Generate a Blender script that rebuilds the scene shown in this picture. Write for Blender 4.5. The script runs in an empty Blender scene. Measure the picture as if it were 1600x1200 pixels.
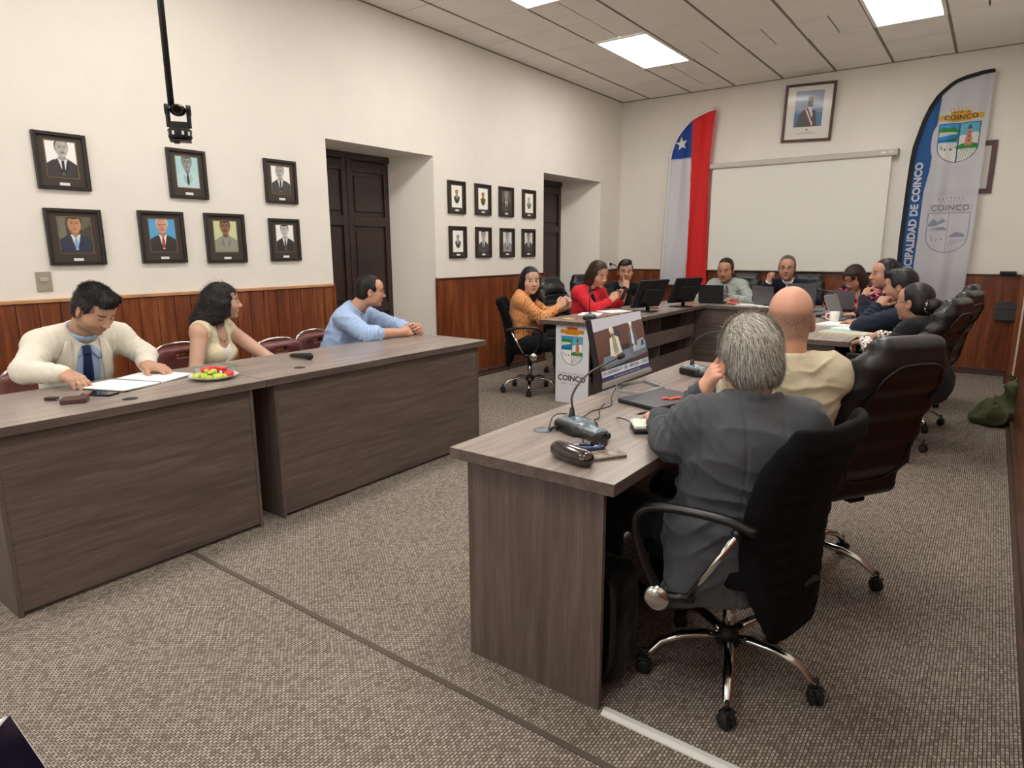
import bpy, math, random
import numpy as np
from mathutils import Vector, Matrix
R=math.radians
random.seed(7); RNG=np.random.default_rng(7)
COL=bpy.context.scene.collection
# ------------------------------------------------------------------ basics
def hexc(h):
    h=h.lstrip('#'); c=[int(h[i:i+2],16)/255 for i in (0,2,4)]
    return tuple(x/12.92 if x<=.04045 else ((x+.055)/1.055)**2.4 for x in c)
def tag(o,label=None,cat=None,group=None,kind=None):
    if label: o['label']=label
    if cat: o['category']=cat
    if group: o['group']=group
    if kind: o['kind']=kind
    return o
def empty(name,loc=(0,0,0),rz=0,label=None,cat=None,group=None):
    o=bpy.data.objects.new(name,None); COL.objects.link(o); o.location=loc; o.rotation_euler=(0,0,rz)
    o.empty_display_size=.05
    return tag(o,label,cat,group)
def T(x=0,y=0,z=0): return Matrix.Translation((x,y,z))
def RX(a): return Matrix.Rotation(R(a),4,'X')
def RY(a): return Matrix.Rotation(R(a),4,'Y')
def RZ(a): return Matrix.Rotation(R(a),4,'Z')
def kids(o): return [c for c in ALLKIDS.get(o.name,[])]
ALLKIDS={}
def set_parent(o,p):
    o.parent=p; ALLKIDS.setdefault(p.name,[]).append(o)
def dup(root,loc=None,rz=None,label=None,group=None,parent=None):
    c=root.copy(); COL.objects.link(c)
    if loc is not None: c.location=loc
    if rz is not None: c.rotation_euler=(0,0,rz)
    if label: c['label']=label
    if group: c['group']=group
    if parent is not None: set_parent(c,parent)
    for ch in list(ALLKIDS.get(root.name,[])): dup(ch,parent=c)
    return c
# ------------------------------------------------------------------ materials
def _nodes(name):
    m=bpy.data.materials.new(name); m.use_nodes=True; nt=m.node_tree
    return m,nt,nt.nodes['Principled BSDF'],nt.nodes,nt.links
def setc(b,col,rough,metal=0,spec=None):
    b.inputs['Base Color'].default_value=(*col,1); b.inputs['Roughness'].default_value=rough; b.inputs['Metallic'].default_value=metal
    if spec is not None: b.inputs['Specular IOR Level'].default_value=spec
def bump(nt,b,height,strength=.3,dist=.002):
    n=nt.nodes.new('ShaderNodeBump'); n.inputs['Strength'].default_value=strength; n.inputs['Distance'].default_value=dist
    nt.links.new(height,n.inputs['Height']); nt.links.new(n.outputs[0],b.inputs['Normal']); return n
def coords(nt,scale=(1,1,1),kind='Object',rot=(0,0,0)):
    t=nt.nodes.new('ShaderNodeTexCoord'); mp=nt.nodes.new('ShaderNodeMapping'); mp.inputs['Scale'].default_value=scale; mp.inputs['Rotation'].default_value=rot
    nt.links.new(t.outputs[kind],mp.inputs[0]); return mp.outputs[0]
def noise(nt,vec,scale,detail=3,rough=.5,dist=0):
    n=nt.nodes.new('ShaderNodeTexNoise'); n.inputs['Scale'].default_value=scale; n.inputs['Detail'].default_value=detail; n.inputs['Roughness'].default_value=rough
    n.inputs['Distortion'].default_value=dist
    if vec is not None: nt.links.new(vec,n.inputs['Vector'])
    return n.outputs['Fac']
def ramp(nt,fac,stops,interp='LINEAR'):
    r=nt.nodes.new('ShaderNodeValToRGB'); e=r.color_ramp.elements; r.color_ramp.interpolation=interp
    while len(e)<len(stops): e.new(.5)
    for i,(p,c) in enumerate(stops): e[i].position=p; e[i].color=(*c,1)
    nt.links.new(fac,r.inputs[0]); return r.outputs[0]
def mixc(nt,fac,a,b,mode='MIX'):
    m=nt.nodes.new('ShaderNodeMix'); m.data_type='RGBA'; m.blend_type=mode
    for sock,v in ((m.inputs[0],fac),(m.inputs[6],a),(m.inputs[7],b)):
        if isinstance(v,(int,float)): sock.default_value=v
        elif isinstance(v,tuple): sock.default_value=(*v,1)
        else: nt.links.new(v,sock)
    return m.outputs[2]
def math_(nt,op,a,b=None,c=None):
    m=nt.nodes.new('ShaderNodeMath'); m.operation=op
    for i,v in enumerate((a,b,c)):
        if v is None: continue
        if isinstance(v,(int,float)): m.inputs[i].default_value=v
        else: nt.links.new(v,m.inputs[i])
    return m.outputs[0]
def mat(name,col,rough=.5,metal=0,bmp=None,var=None,spec=None,coat=0,sheen=0):
    if isinstance(col,str): col=hexc(col)
    m,nt,b,N,L=_nodes(name); setc(b,col,rough,metal,spec)
    if coat: b.inputs['Coat Weight'].default_value=coat; b.inputs['Coat Roughness'].default_value=.1
    if sheen: b.inputs['Sheen Weight'].default_value=sheen
    if bmp or var: v=coords(nt)
    if bmp: bump(nt,b,noise(nt,v,bmp[0],bmp[3] if len(bmp)>3 else 3),bmp[1],bmp[2])
    if var:
        f=noise(nt,v,var[0],4); dk=tuple(x*(1-var[1]) for x in col); lt=tuple(min(1,x*(1+var[1])) for x in col)
        L.new(ramp(nt,f,[(.3,dk),(.7,lt)]),b.inputs['Base Color'])
    return m
def mat_attr(name,rough=.5,spec=None,bmp=None,emit=0,coat=0,sss=0):
    m,nt,b,N,L=_nodes(name); setc(b,(1,1,1),rough,0,spec)
    a=N.new('ShaderNodeVertexColor'); a.layer_name='Col'; L.new(a.outputs[0],b.inputs['Base Color'])
    if coat: b.inputs['Coat Weight'].default_value=coat; b.inputs['Coat Roughness'].default_value=.06
    if emit: L.new(a.outputs[0],b.inputs['Emission Color']); b.inputs['Emission Strength'].default_value=emit
    if sss: b.inputs['Subsurface Weight'].default_value=sss; b.inputs['Subsurface Radius'].default_value=(.012,.005,.003); b.inputs['Subsurface Scale'].default_value=.6
    if bmp: v=coords(nt); bump(nt,b,noise(nt,v,bmp[0],3),bmp[1],bmp[2])
    return m
def mat_wood(name,axis,dark,light,rough=.42,scale=1.0,fine=1.0):
    m,nt,b,N,L=_nodes(name); sc=[16*scale]*3; sc[axis]=1.1*scale
    v=coords(nt,tuple(sc)); f=noise(nt,v,1.6,5,.6,.8)
    sc2=[190*scale]*3; sc2[axis]=7*scale
    v2=coords(nt,tuple(sc2)); g=noise(nt,v2,1,3,.6)
    c=ramp(nt,f,[(.22,dark),(.5,tuple((x+y)/2 for x,y in zip(dark,light))),(.78,light)])
    c2=mixc(nt,math_(nt,'MULTIPLY',ramp(nt,g,[(.42,(1,1,1)),(.56,(0,0,0))]),.25*fine),c,tuple(x*.62 for x in dark))
    L.new(c2,b.inputs['Base Color']); b.inputs['Roughness'].default_value=rough
    bump(nt,b,g,.12,.001)
    return m
# ------------------------------------------------------------------ mesh builder
class MB:
    def __init__(s): s.v=[];s.f=[];s.m=[];s.sm=[];s.mi=0;s.smooth=False
    def add(s,vs,fs,M=None):
        o=len(s.v)
        for p in vs: s.v.append(tuple(M@Vector(p)) if M is not None else tuple(p))
        for f in fs: s.f.append([i+o for i in f]); s.m.append(s.mi); s.sm.append(s.smooth)
        return s
    def box(s,c,d,M=None,b=0.0):
        x,y,z=[q/2 for q in d]; cx,cy,cz=c
        if b<=0:
            vs=[(cx+i*x,cy+j*y,cz+k*z) for i in(-1,1) for j in(-1,1) for k in(-1,1)]
            return s.add(vs,[(0,1,3,2),(4,6,7,5),(0,4,5,1),(2,3,7,6),(0,2,6,4),(1,5,7,3)],M)
        b=min(b,x*.49,y*.49,z*.49)  # chamfered box
        vs=[];id={}
        for i in(-1,1):
            for j in(-1,1):
                for k in(-1,1):
                    for a in range(3):
                        p=[x-b,y-b,z-b]; p[a]+=b; id[(i,j,k,a)]=len(vs); vs.append((cx+i*p[0],cy+j*p[1],cz+k*p[2]))
        fs=[]
        for i in(-1,1):
            fs.append([id[(i,j,k,0)] for j,k in((-1,-1),(1,-1),(1,1),(-1,1))][::i])
            fs.append([id[(j,i,k,1)] for j,k in((-1,-1),(-1,1),(1,1),(1,-1))][::i])
            fs.append([id[(j,k,i,2)] for j,k in((-1,-1),(1,-1),(1,1),(-1,1))][::i])
        for j in(-1,1):
            for k in(-1,1):
                fs.append([id[(-1,j,k,1)],id[(1,j,k,1)],id[(1,j,k,2)],id[(-1,j,k,2)]][::(1 if j*k<0 else -1)] )
                fs.append([id[(j,-1,k,0)],id[(j,1,k,0)],id[(j,1,k,2)],id[(j,-1,k,2)]][::(1 if j*k>0 else -1)])
                fs.append([id[(j,k,-1,0)],id[(j,k,1,0)],id[(j,k,1,1)],id[(j,k,-1,1)]][::(1 if j*k<0 else -1)])
        for i in(-1,1):
            for j in(-1,1):
                for k in(-1,1): fs.append([id[(i,j,k,0)],id[(i,j,k,1)],id[(i,j,k,2)]][::i*j*k])
        return s.add(vs,fs,M)
    def rbox(s,c,d,r,n=5,M=None,axis=2):   # box with corners rounded about one axis
        a=[0,1,2]; a.remove(axis); pts=[]
        hx,hy=d[a[0]]/2,d[a[1]]/2; r=min(r,hx,hy)
        for q,(sx,sy) in enumerate(((1,1),(-1,1),(-1,-1),(1,-1))):
            for i in range(n+1):
                t=(q+i/n)*math.pi/2; pts.append((sx*(hx-r)+r*math.cos(t),sy*(hy-r)+r*math.sin(t)))
        h=d[axis]/2; vs=[]
        for w in(-h,h):
            for p in pts:
                q=[0,0,0]; q[a[0]]=p[0];q[a[1]]=p[1];q[axis]=w; vs.append((q[0]+c[0],q[1]+c[1],q[2]+c[2]))
        k=len(pts); fl=(axis==1)
        fs=[list(range(k))[::-1],list(range(k,2*k))]+[[i,(i+1)%k,(i+1)%k+k,i+k] for i in range(k)]
        if fl: fs=[f[::-1] for f in fs]
        return s.add(vs,fs,M)
    def cyl(s,p0,p1,r0,r1=None,n=20,caps=True,M=None):
        return s.tube([p0,p1],[r0,r0 if r1 is None else r1],n,caps,M)
    def tube(s,pts,r,n=10,caps=True,M=None,flat=1.0,closed=False):
        pts=[Vector(p) for p in pts]; K=len(pts); rs=r if hasattr(r,'__len__') else [r]*K
        vs=[];fs=[];nrm=None
        for i,p in enumerate(pts):
            a=pts[(i-1)%K] if (closed or i>0) else p; b=pts[(i+1)%K] if (closed or i<K-1) else p
            t=(b-a).normalized() if (b-a).length>1e-9 else Vector((0,0,1))
            if nrm is None:
                nrm=t.orthogonal().normalized()
                up=Vector((0,0,1)); 
                if abs(t.dot(up))<.95: nrm=(up-t*t.dot(up)).normalized()
            else:
                nrm=(nrm-t*nrm.dot(t)); nrm=nrm.normalized() if nrm.length>1e-6 else t.orthogonal().normalized()
            bi=t.cross(nrm)
            for j in range(n):
                an=2*math.pi*j/n; vs.append(p+nrm*(math.cos(an)*rs[i]*flat)+bi*(math.sin(an)*rs[i]))
        for i in range(K if closed else K-1):
            for j in range(n):
                a0=i*n+j;a1=i*n+(j+1)%n; b0=((i+1)%K)*n+j; b1=((i+1)%K)*n+(j+1)%n
                fs.append([a0,a1,b1,b0])
        o=s.smooth; s.smooth=True; s.add(vs,fs,M); s.smooth=o
        if caps and not closed:
            base=len(s.v)-len(vs)
            s.f.append([base+j for j in range(n)][::-1]); s.m.append(s.mi); s.sm.append(False)
            s.f.append([base+(K-1)*n+j for j in range(n)]); s.m.append(s.mi); s.sm.append(False)
        return s
    def lathe(s,prof,n=28,M=None,caps=True):
        vs=[];fs=[];K=len(prof)
        for r,z in prof:
            for j in range(n):
                a=2*math.pi*j/n; vs.append((r*math.cos(a),r*math.sin(a),z))
        for i in range(K-1):
            for j in range(n): fs.append([i*n+j,i*n+(j+1)%n,(i+1)*n+(j+1)%n,(i+1)*n+j])
        if caps:
            fs.append(list(range(n))[::-1]); fs.append([(K-1)*n+j for j in range(n)])
        o=s.smooth; s.smooth=True; s.add(vs,fs,M); s.smooth=o
        return s
    def prism(s,poly,z0,z1,M=None):
        k=len(poly); vs=[(x,y,z0) for x,y in poly]+[(x,y,z1) for x,y in poly]
        return s.add(vs,[list(range(k))[::-1],list(range(k,2*k))]+[[i,(i+1)%k,(i+1)%k+k,i+k] for i in range(k)],M)
    def sph(s,c,r,n=16,m=10,M=None):
        rr=r if hasattr(r,'__len__') else (r,r,r); vs=[];fs=[]
        for i in range(m+1):
            ph=math.pi*i/m
            for j in range(n):
                th=2*math.pi*j/n; vs.append((c[0]+rr[0]*math.sin(ph)*math.cos(th),c[1]+rr[1]*math.sin(ph)*math.sin(th),c[2]-rr[2]*math.cos(ph)))
        for i in range(m):
            for j in range(n): fs.append([i*n+j,i*n+(j+1)%n,(i+1)*n+(j+1)%n,(i+1)*n+j])
        o=s.smooth; s.smooth=True; s.add(vs,fs,M); s.smooth=o
        return s
    def build(s,name,mats,parent=None,bevel=0,loc=None,auto=None):
        me=bpy.data.meshes.new(name); me.from_pydata(s.v,[],s.f); me.validate(); me.update()
        if not isinstance(mats,(list,tuple)): mats=[mats]
        for m in mats: me.materials.append(m)
        if len(me.polygons)==len(s.f):
            me.polygons.foreach_set('material_index',s.m); me.polygons.foreach_set('use_smooth',s.sm)
        o=bpy.data.objects.new(name,me); COL.objects.link(o)
        if parent is not None: set_parent(o,parent)
        if loc is not None: o.location=loc
        if bevel:
            b=o.modifiers.new('b','BEVEL'); b.width=bevel; b.segments=2; b.limit_method='ANGLE'; b.angle_limit=R(40)
        return o
def bezier(pts,n=24):   # catmull-rom through points
    P=[Vector(p) for p in pts]; P=[P[0]*2-P[1]]+P+[P[-1]*2-P[-2]]; out=[]
    seg=len(P)-3
    for i in range(seg):
        a,b,c,d=P[i:i+4]; m=max(2,n//seg)
        for j in range(m):
            t=j/m; out.append(.5*((2*b)+(c-a)*t+(2*a-5*b+4*c-d)*t*t+(-a+3*b-3*c+d)*t**3))
    out.append(P[-2]); return out
def npmesh(name,V,F,mats,parent=None,loc=None,smooth=True,col=None):
    me=bpy.data.meshes.new(name); V=np.asarray(V,np.float32); F=np.asarray(F,np.int32); k=F.shape[1]
    if loc is not None: V=V-np.array(loc,np.float32)
    me.vertices.add(len(V)); me.vertices.foreach_set('co',V.ravel())
    me.loops.add(F.size); me.loops.foreach_set('vertex_index',F.ravel())
    me.polygons.add(len(F)); me.polygons.foreach_set('loop_start',np.arange(0,F.size,k,dtype=np.int32)); 
    me.update(calc_edges=True)
    me.polygons.foreach_set('use_smooth',np.full(len(F),smooth))
    if col is not None:
        ca=me.color_attributes.new('Col','FLOAT_COLOR','POINT'); c=np.ones((len(V),4),np.float32); c[:,:3]=col; ca.data.foreach_set('color',c.ravel())
    for m in (mats if isinstance(mats,(list,tuple)) else [mats]): me.materials.append(m)
    me.update()
    o=bpy.data.objects.new(name,me); COL.objects.link(o)
    if parent is not None: set_parent(o,parent)
    elif loc is not None: o.location=loc
    return o
def text(name,body,size,M4,m,parent,extrude=.0006,bold=0,align='CENTER',space=1.0,warp=None):
    cu=bpy.data.curves.new(name,'FONT'); cu.body=body; cu.size=size; cu.extrude=extrude; cu.offset=bold; cu.align_x=align; cu.align_y='CENTER'; cu.space_character=space
    cu.resolution_u=3
    o=bpy.data.objects.new(name,cu); COL.objects.link(o)
    dg=bpy.context.evaluated_depsgraph_get(); me=bpy.data.meshes.new_from_object(o.evaluated_get(dg)); bpy.data.objects.remove(o)
    me.transform(M4)
    if warp:
        for v in me.vertices: v.co=warp(v.co)
    me.materials.clear(); me.materials.append(m)
    o=bpy.data.objects.new(name,me); COL.objects.link(o)
    if parent is not None: set_parent(o,parent)
    return o
# ------------------------------------------------------------------ noise in numpy
_tab=RNG.random(4096).astype(np.float32)
def _h(i,j,k): return _tab[(i*73856093 ^ j*19349663 ^ k*83492791)&4095]
def vnoise(P,scale=1.0):
    P=np.asarray(P,np.float64)*scale; I=np.floor(P).astype(np.int64); f=P-I; f=f*f*(3-2*f)
    x,y,z=I[:,0],I[:,1],I[:,2]; a,b,c=f[:,0],f[:,1],f[:,2]
    def l(p,q,t): return p+(q-p)*t
    return l(l(l(_h(x,y,z),_h(x+1,y,z),a),l(_h(x,y+1,z),_h(x+1,y+1,z),a),b),l(l(_h(x,y,z+1),_h(x+1,y,z+1),a),l(_h(x,y+1,z+1),_h(x+1,y+1,z+1),a),b),c)*2-1
def fbm(P,scale,o=3):
    r=0;a=1
    for i in range(o): r=r+vnoise(P,scale)*a; scale*=2.03; a*=.5
    return r/1.8
# ------------------------------------------------------------------ implicit solids -> mesh
def nv(a): a=np.asarray(a,float); return a/max(1e-9,np.linalg.norm(a))
class Shape:
    def __init__(s): s.p=[]
    def cone(s,a,b,ra,rb=None,k=.02,op=1): s.p.append(['c',np.array(a,float),np.array(b,float),ra,ra if rb is None else rb,k,op]); return s
    def ell(s,c,r,Rm=None,k=.02,op=1): s.p.append(['e',np.array(c,float),np.array(r,float),np.eye(3) if Rm is None else np.asarray(Rm),0,k,op]); return s
    def box(s,c,h,Rm=None,rnd=.01,k=.01,op=1): s.p.append(['b',np.array(c,float),np.array(h,float),np.eye(3) if Rm is None else np.asarray(Rm),rnd,k,op]); return s
    def grown(s,g):
        o=Shape()
        for q in s.p:
            q=list(q)
            if q[0]=='c': q[3]+=g;q[4]+=g
            elif q[0]=='e': q[2]=q[2]+g
            else: q[2]=q[2]+g
            o.p.append(q)
        return o
    def ext(s,o): s.p+= [list(q) for q in o.p]; return s
    @staticmethod
    def ev(q,X,Y,Z):
        if q[0]=='c':
            a,b=q[1],q[2]; d=b-a; L=max(1e-12,d@d)
            px,py,pz=X-a[0],Y-a[1],Z-a[2]
            t=np.clip((px*d[0]+py*d[1]+pz*d[2])/L,0,1)
            return np.sqrt((px-t*d[0])**2+(py-t*d[1])**2+(pz-t*d[2])**2)-(q[3]+(q[4]-q[3])*t)
        c,r,M=q[1],q[2],q[3]
        px,py,pz=X-c[0],Y-c[1],Z-c[2]
        lx=px*M[0,0]+py*M[1,0]+pz*M[2,0]; ly=px*M[0,1]+py*M[1,1]+pz*M[2,1]; lz=px*M[0,2]+py*M[1,2]+pz*M[2,2]
        if q[0]=='e':
            k0=np.sqrt((lx/r[0])**2+(ly/r[1])**2+(lz/r[2])**2); k1=np.sqrt((lx/r[0]**2)**2+(ly/r[1]**2)**2+(lz/r[2]**2)**2)+1e-9
            return k0*(k0-1)/k1
        rn=q[4]; ax=np.abs(lx)-(r[0]-rn); ay=np.abs(ly)-(r[1]-rn); az=np.abs(lz)-(r[2]-rn)
        return np.sqrt(np.maximum(ax,0)**2+np.maximum(ay,0)**2+np.maximum(az,0)**2)+np.minimum(np.maximum(ax,np.maximum(ay,az)),0)-rn
    @staticmethod
    def bb(q):
        if q[0]=='c':
            r=max(q[3],q[4]); return np.minimum(q[1],q[2])-r,np.maximum(q[1],q[2])+r
        e=np.abs(q[3])@q[2]; return q[1]-e,q[1]+e
    @staticmethod
    def comb(D,d,k,op):
        if op==1:
            h=np.maximum(k-np.abs(D-d),0)/k; return np.minimum(D,d)-h*h*k*.25
        d=-d; h=np.maximum(k-np.abs(D-d),0)/k; return np.maximum(D,d)+h*h*k*.25
    def dist(s,P):
        P=np.atleast_2d(P); D=np.full(len(P),.5)
        for q in s.p: D=Shape.comb(D,Shape.ev(q,P[:,0],P[:,1],P[:,2]),q[5],q[6])
        return D
    def surf(s,o,d,out=True):  # first surface met coming from outside towards o along -d
        o=np.array(o,float); d=nv(d); t=.45
        for i in range(80):
            e=s.dist(o+d*t)[0]
            if e<.0004: break
            t-=max(.0003,e*.8)
            if t<0: break
        return o+d*max(t,0)
    def mesh(s,h,lo=None,hi=None):
        bs=[Shape.bb(q) for q in s.p if q[6]==1]
        L=np.min([b[0] for b in bs],0)-3*h; H=np.max([b[1] for b in bs],0)+3*h
        if lo is not None: L=np.maximum(L,lo)
        if hi is not None: H=np.minimum(H,hi)
        n=np.maximum(4,np.ceil((H-L)/h).astype(int)+1)
        ax=[L[i]+h*np.arange(n[i]) for i in range(3)]
        D=np.full(n,.5,np.float32)
        for q in s.p:
            b0,b1=Shape.bb(q); pad=q[5]+3*h
            i0=np.clip(np.floor((b0-pad-L)/h).astype(int),0,n); i1=np.clip(np.ceil((b1+pad-L)/h).astype(int)+1,0,n)
            if np.any(i1<=i0): continue
            sl=tuple(slice(i0[i],i1[i]) for i in range(3))
            X=ax[0][sl[0]][:,None,None]; Y=ax[1][sl[1]][None,:,None]; Z=ax[2][sl[2]][None,None,:]
            D[sl]=Shape.comb(D[sl],Shape.ev(q,X,Y,Z),q[5],q[6])
        if lo is not None or hi is not None:
            pass
        D[0]=np.maximum(D[0],1e-3);D[-1]=np.maximum(D[-1],1e-3);D[:,0]=np.maximum(D[:,0],1e-3);D[:,-1]=np.maximum(D[:,-1],1e-3);D[:,:,0]=np.maximum(D[:,:,0],1e-3);D[:,:,-1]=np.maximum(D[:,:,-1],1e-3)
        return snets(D,L,h)
def snets(D,L,h):
    S=D<0; nx,ny,nz=D.shape
    c=[S[i:nx-1+i,j:ny-1+j,k:nz-1+k] for i in(0,1) for j in(0,1) for k in(0,1)]
    cnt=sum(x.astype(np.int8) for x in c); act=(cnt>0)&(cnt<8)
    I=np.argwhere(act); idx=np.full(act.shape,-1,np.int32); idx[act]=np.arange(len(I))
    if len(I)==0: return np.zeros((0,3)),np.zeros((0,4),int)
    cor=[(i,j,k) for i in(0,1) for j in(0,1) for k in(0,1)]
    val=[D[I[:,0]+o[0],I[:,1]+o[1],I[:,2]+o[2]] for o in cor]
    acc=np.zeros((len(I),3));w=np.zeros(len(I))
    for a in range(8):
        for b in range(a+1,8):
            oa,ob=np.array(cor[a]),np.array(cor[b])
            if np.abs(oa-ob).sum()!=1: continue
            va,vb=val[a],val[b]; m=(va<0)!=(vb<0); t=np.where(m,va/np.where(m,va-vb,1),0)
            p=oa+(ob-oa)*t[:,None]; acc+=p*m[:,None]; w+=m
    V=(acc/w[:,None]+I)*h+L
    F=[]
    for a in range(3):
        b,c2=(a+1)%3,(a+2)%3
        sh=list(D.shape); sl0=[slice(1,sh[i]-1) for i in range(3)]; sl0[a]=slice(0,sh[a]-1); sl1=list(sl0); sl1[a]=slice(1,sh[a])
        A=S[tuple(sl0)];B=S[tuple(sl1)]; E=np.argwhere(A!=B); 
        if len(E)==0: continue
        inn=A[tuple(E.T)]; off=np.array([1,1,1]); off[a]=0; E=E+off
        eb=np.zeros(3,int);eb[b]=1; ec=np.zeros(3,int);ec[c2]=1
        q=[idx[tuple((E-eb-ec).T)],idx[tuple((E-ec).T)],idx[tuple(E.T)],idx[tuple((E-eb).T)]]
        Q=np.stack(q,1); Q[~inn]=Q[~inn][:,::-1]; F.append(Q)
    F=np.concatenate(F); F=F[(F>=0).all(1)]
    return V,F
def vnormals(V,F):
    a=V[F[:,2]]-V[F[:,0]]; b=V[F[:,3]]-V[F[:,1]]; n=np.cross(a,b); N=np.zeros_like(V)
    for i in range(4): np.add.at(N,F[:,i],n)
    return N/np.maximum(1e-12,np.linalg.norm(N,axis=1))[:,None]
def relax(V,F,it=1,w=.5):
    for _ in range(it):
        A=np.zeros_like(V);c=np.zeros(len(V))
        for i in range(4):
            a,b=F[:,i],F[:,(i+1)%4]; np.add.at(A,a,V[b]); np.add.at(A,b,V[a]); np.add.at(c,a,1); np.add.at(c,b,1)
        V=V*(1-w)+A/np.maximum(c,1)[:,None]*w
    return V
# ------------------------------------------------------------------ raster pictures (prints, screens, banners) as vertex colour
class Pic:
    def __init__(s,w,h,n=60,bg='#ffffff',grid=None):
        if grid is None:
            s.nx=max(2,int(n)); s.ny=max(2,int(n*h/w)); u=np.linspace(0,1,s.nx); v=np.linspace(0,1,s.ny)
            s.U,s.V=np.meshgrid(u,v)
        else: s.U,s.V=grid; s.ny,s.nx=s.U.shape
        s.w,s.h=w,h; s.C=np.zeros(s.U.shape+(3,)); s.C[:]=hexc(bg)
    def put(s,mask,c,a=1.0):
        c=np.array(hexc(c) if isinstance(c,str) else c); m=(np.asarray(mask,float)*a)[...,None]; s.C=s.C*(1-m)+c*m; return s
    def soft(s,d): # signed distance (in v units) to mask
        return np.clip(.5-d*s.ny*.8,0,1)
    def ell(s,cx,cy,rx,ry,c,a=1.0,sq=2):
        k=(np.abs((s.U-cx)/rx)**sq+np.abs((s.V-cy)/ry)**sq)**(1/sq); return s.put(s.soft((k-1)*min(rx,ry)),c,a)
    def rect(s,x0,y0,x1,y1,c,a=1.0): return s.put((s.U>=x0)&(s.U<=x1)&(s.V>=y0)&(s.V<=y1),c,a)
    def poly(s,pts,c,a=1.0):
        ins=np.zeros(s.U.shape,bool); n=len(pts)
        for i in range(n):
            x0,y0=pts[i];x1,y1=pts[(i+1)%n]
            if y0==y1: continue
            cr=((y0>s.V)!=(y1>s.V))&(s.U<(x1-x0)*(s.V-y0)/(y1-y0)+x0); ins^=cr
        return s.put(ins,c,a)
    def line(s,x0,y0,x1,y1,wd,c,a=1.0):
        asp=s.w/s.h; dx,dy=(x1-x0)*asp,y1-y0; L=dx*dx+dy*dy+1e-12; px,py=(s.U-x0)*asp,s.V-y0
        t=np.clip((px*dx+py*dy)/L,0,1); d=np.sqrt((px-t*dx)**2+(py-t*dy)**2)-wd/2; return s.put(s.soft(d),c,a)
    def build(s,name,m,parent,M4,fn=None):
        X=(s.U.ravel()-.5)*s.w; Y=(s.V.ravel()-.5)*s.h
        P=np.stack([X,Y,np.zeros_like(X)],1); A=np.array(M4); P=P@A[:3,:3].T+A[:3,3]
        if fn is not None: P=fn(P)
        i=np.arange(s.nx*s.ny).reshape(s.ny,s.nx); F=np.stack([i[:-1,:-1],i[:-1,1:],i[1:,1:],i[1:,:-1]],-1).reshape(-1,4)
        return npmesh(name,P,F,m,parent,None,False,s.C.reshape(-1,3))
# ================================================================== SETTING
RX1=4.98; RY0=-11.3; H=3.55; WZ=1.145; CT=.45
M_wall=None
def _wallmat(name,col,s=.45):
    m,nt,b,N,L=_nodes(name); setc(b,col,.75)
    v=coords(nt); f=noise(nt,v,2.2,5,.6); c=ramp(nt,f,[(.3,tuple(x*.955 for x in col)),(.6,col)])
    L.new(c,b.inputs['Base Color']); g=noise(nt,v,9,6,.62); bump(nt,b,g,s,.006); return m
M_wall=_wallmat('plaster',hexc('#e6e0d6'))
M_tile=mat('ceiling_tile','#efeae3',.9,bmp=(90,.25,.002),var=(3,.03))
M_tee=mat('ceiling_tee','#7d736a',.7)
M_glow=None
def glow_mat():
    m,nt,b,N,L=_nodes('lamp_diffuser'); setc(b,(1,1,1),.6); b.inputs['Emission Color'].default_value=(1,.965,.92,1); b.inputs['Emission Strength'].default_value=16.5; return m
M_glow=glow_mat()
M_whitemetal=mat('white_enamel','#e8e4dc',.35)
def carpet():
    m,nt,b,N,L=_nodes('carpet'); setc(b,(.3,.26,.23),.95,spec=.15)
    v0=coords(nt); wz=noise(nt,v0,24,2); v=nt.nodes.new('ShaderNodeVectorMath'); v.operation='ADD'
    sc=nt.nodes.new('ShaderNodeVectorMath'); sc.operation='SCALE'; sc.inputs['Scale'].default_value=.0028
    cx=nt.nodes.new('ShaderNodeCombineXYZ'); L.new(wz,cx.inputs[0]); L.new(wz,cx.inputs[1]); L.new(cx.outputs[0],sc.inputs[0]); L.new(v0,v.inputs[0]); L.new(sc.outputs[0],v.inputs[1])
    mp=nt.nodes.new('ShaderNodeMapping'); mp.inputs['Rotation'].default_value=(0,0,R(90)); L.new(v.outputs[0],mp.inputs[0])
    br=nt.nodes.new('ShaderNodeTexBrick'); br.inputs['Scale'].default_value=1; br.inputs['Brick Width'].default_value=.0155; br.inputs['Row Height'].default_value=.0105
    br.inputs['Mortar Size'].default_value=.0017; br.inputs['Mortar Smooth'].default_value=.5; br.inputs['Bias'].default_value=.0
    br.inputs['Color1'].default_value=(0,0,0,1); br.inputs['Color2'].default_value=(1,1,1,1); br.inputs['Mortar'].default_value=(.0,.0,.0,1); L.new(mp.outputs[0],br.inputs[0])
    loopc=ramp(nt,br.outputs[0],[(0,hexc('#8f8377')),(.35,hexc('#ab9f92')),(1,hexc('#c6bbae'))])
    c=mixc(nt,br.outputs['Fac'],loopc,hexc('#4f453e'))
    n2=noise(nt,v0,170,2); c=mixc(nt,math_(nt,'MULTIPLY',ramp(nt,n2,[(.45,(0,0,0)),(.6,(1,1,1))]),.45),c,hexc('#5d534b'))
    big=ramp(nt,noise(nt,v0,1.3,3),[(.3,(.88,.87,.86)),(.7,(1,1,1))]); c=mixc(nt,1.0,c,big,'MULTIPLY')
    L.new(c,b.inputs['Base Color'])
    hgt=math_(nt,'MULTIPLY_ADD',br.outputs['Fac'],-1,n2); bump(nt,b,hgt,.8,.004); return m
M_carpet=carpet()
M_seam=mat('carpet_seam','#5a5048',.95,bmp=(300,.6,.003))
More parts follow.
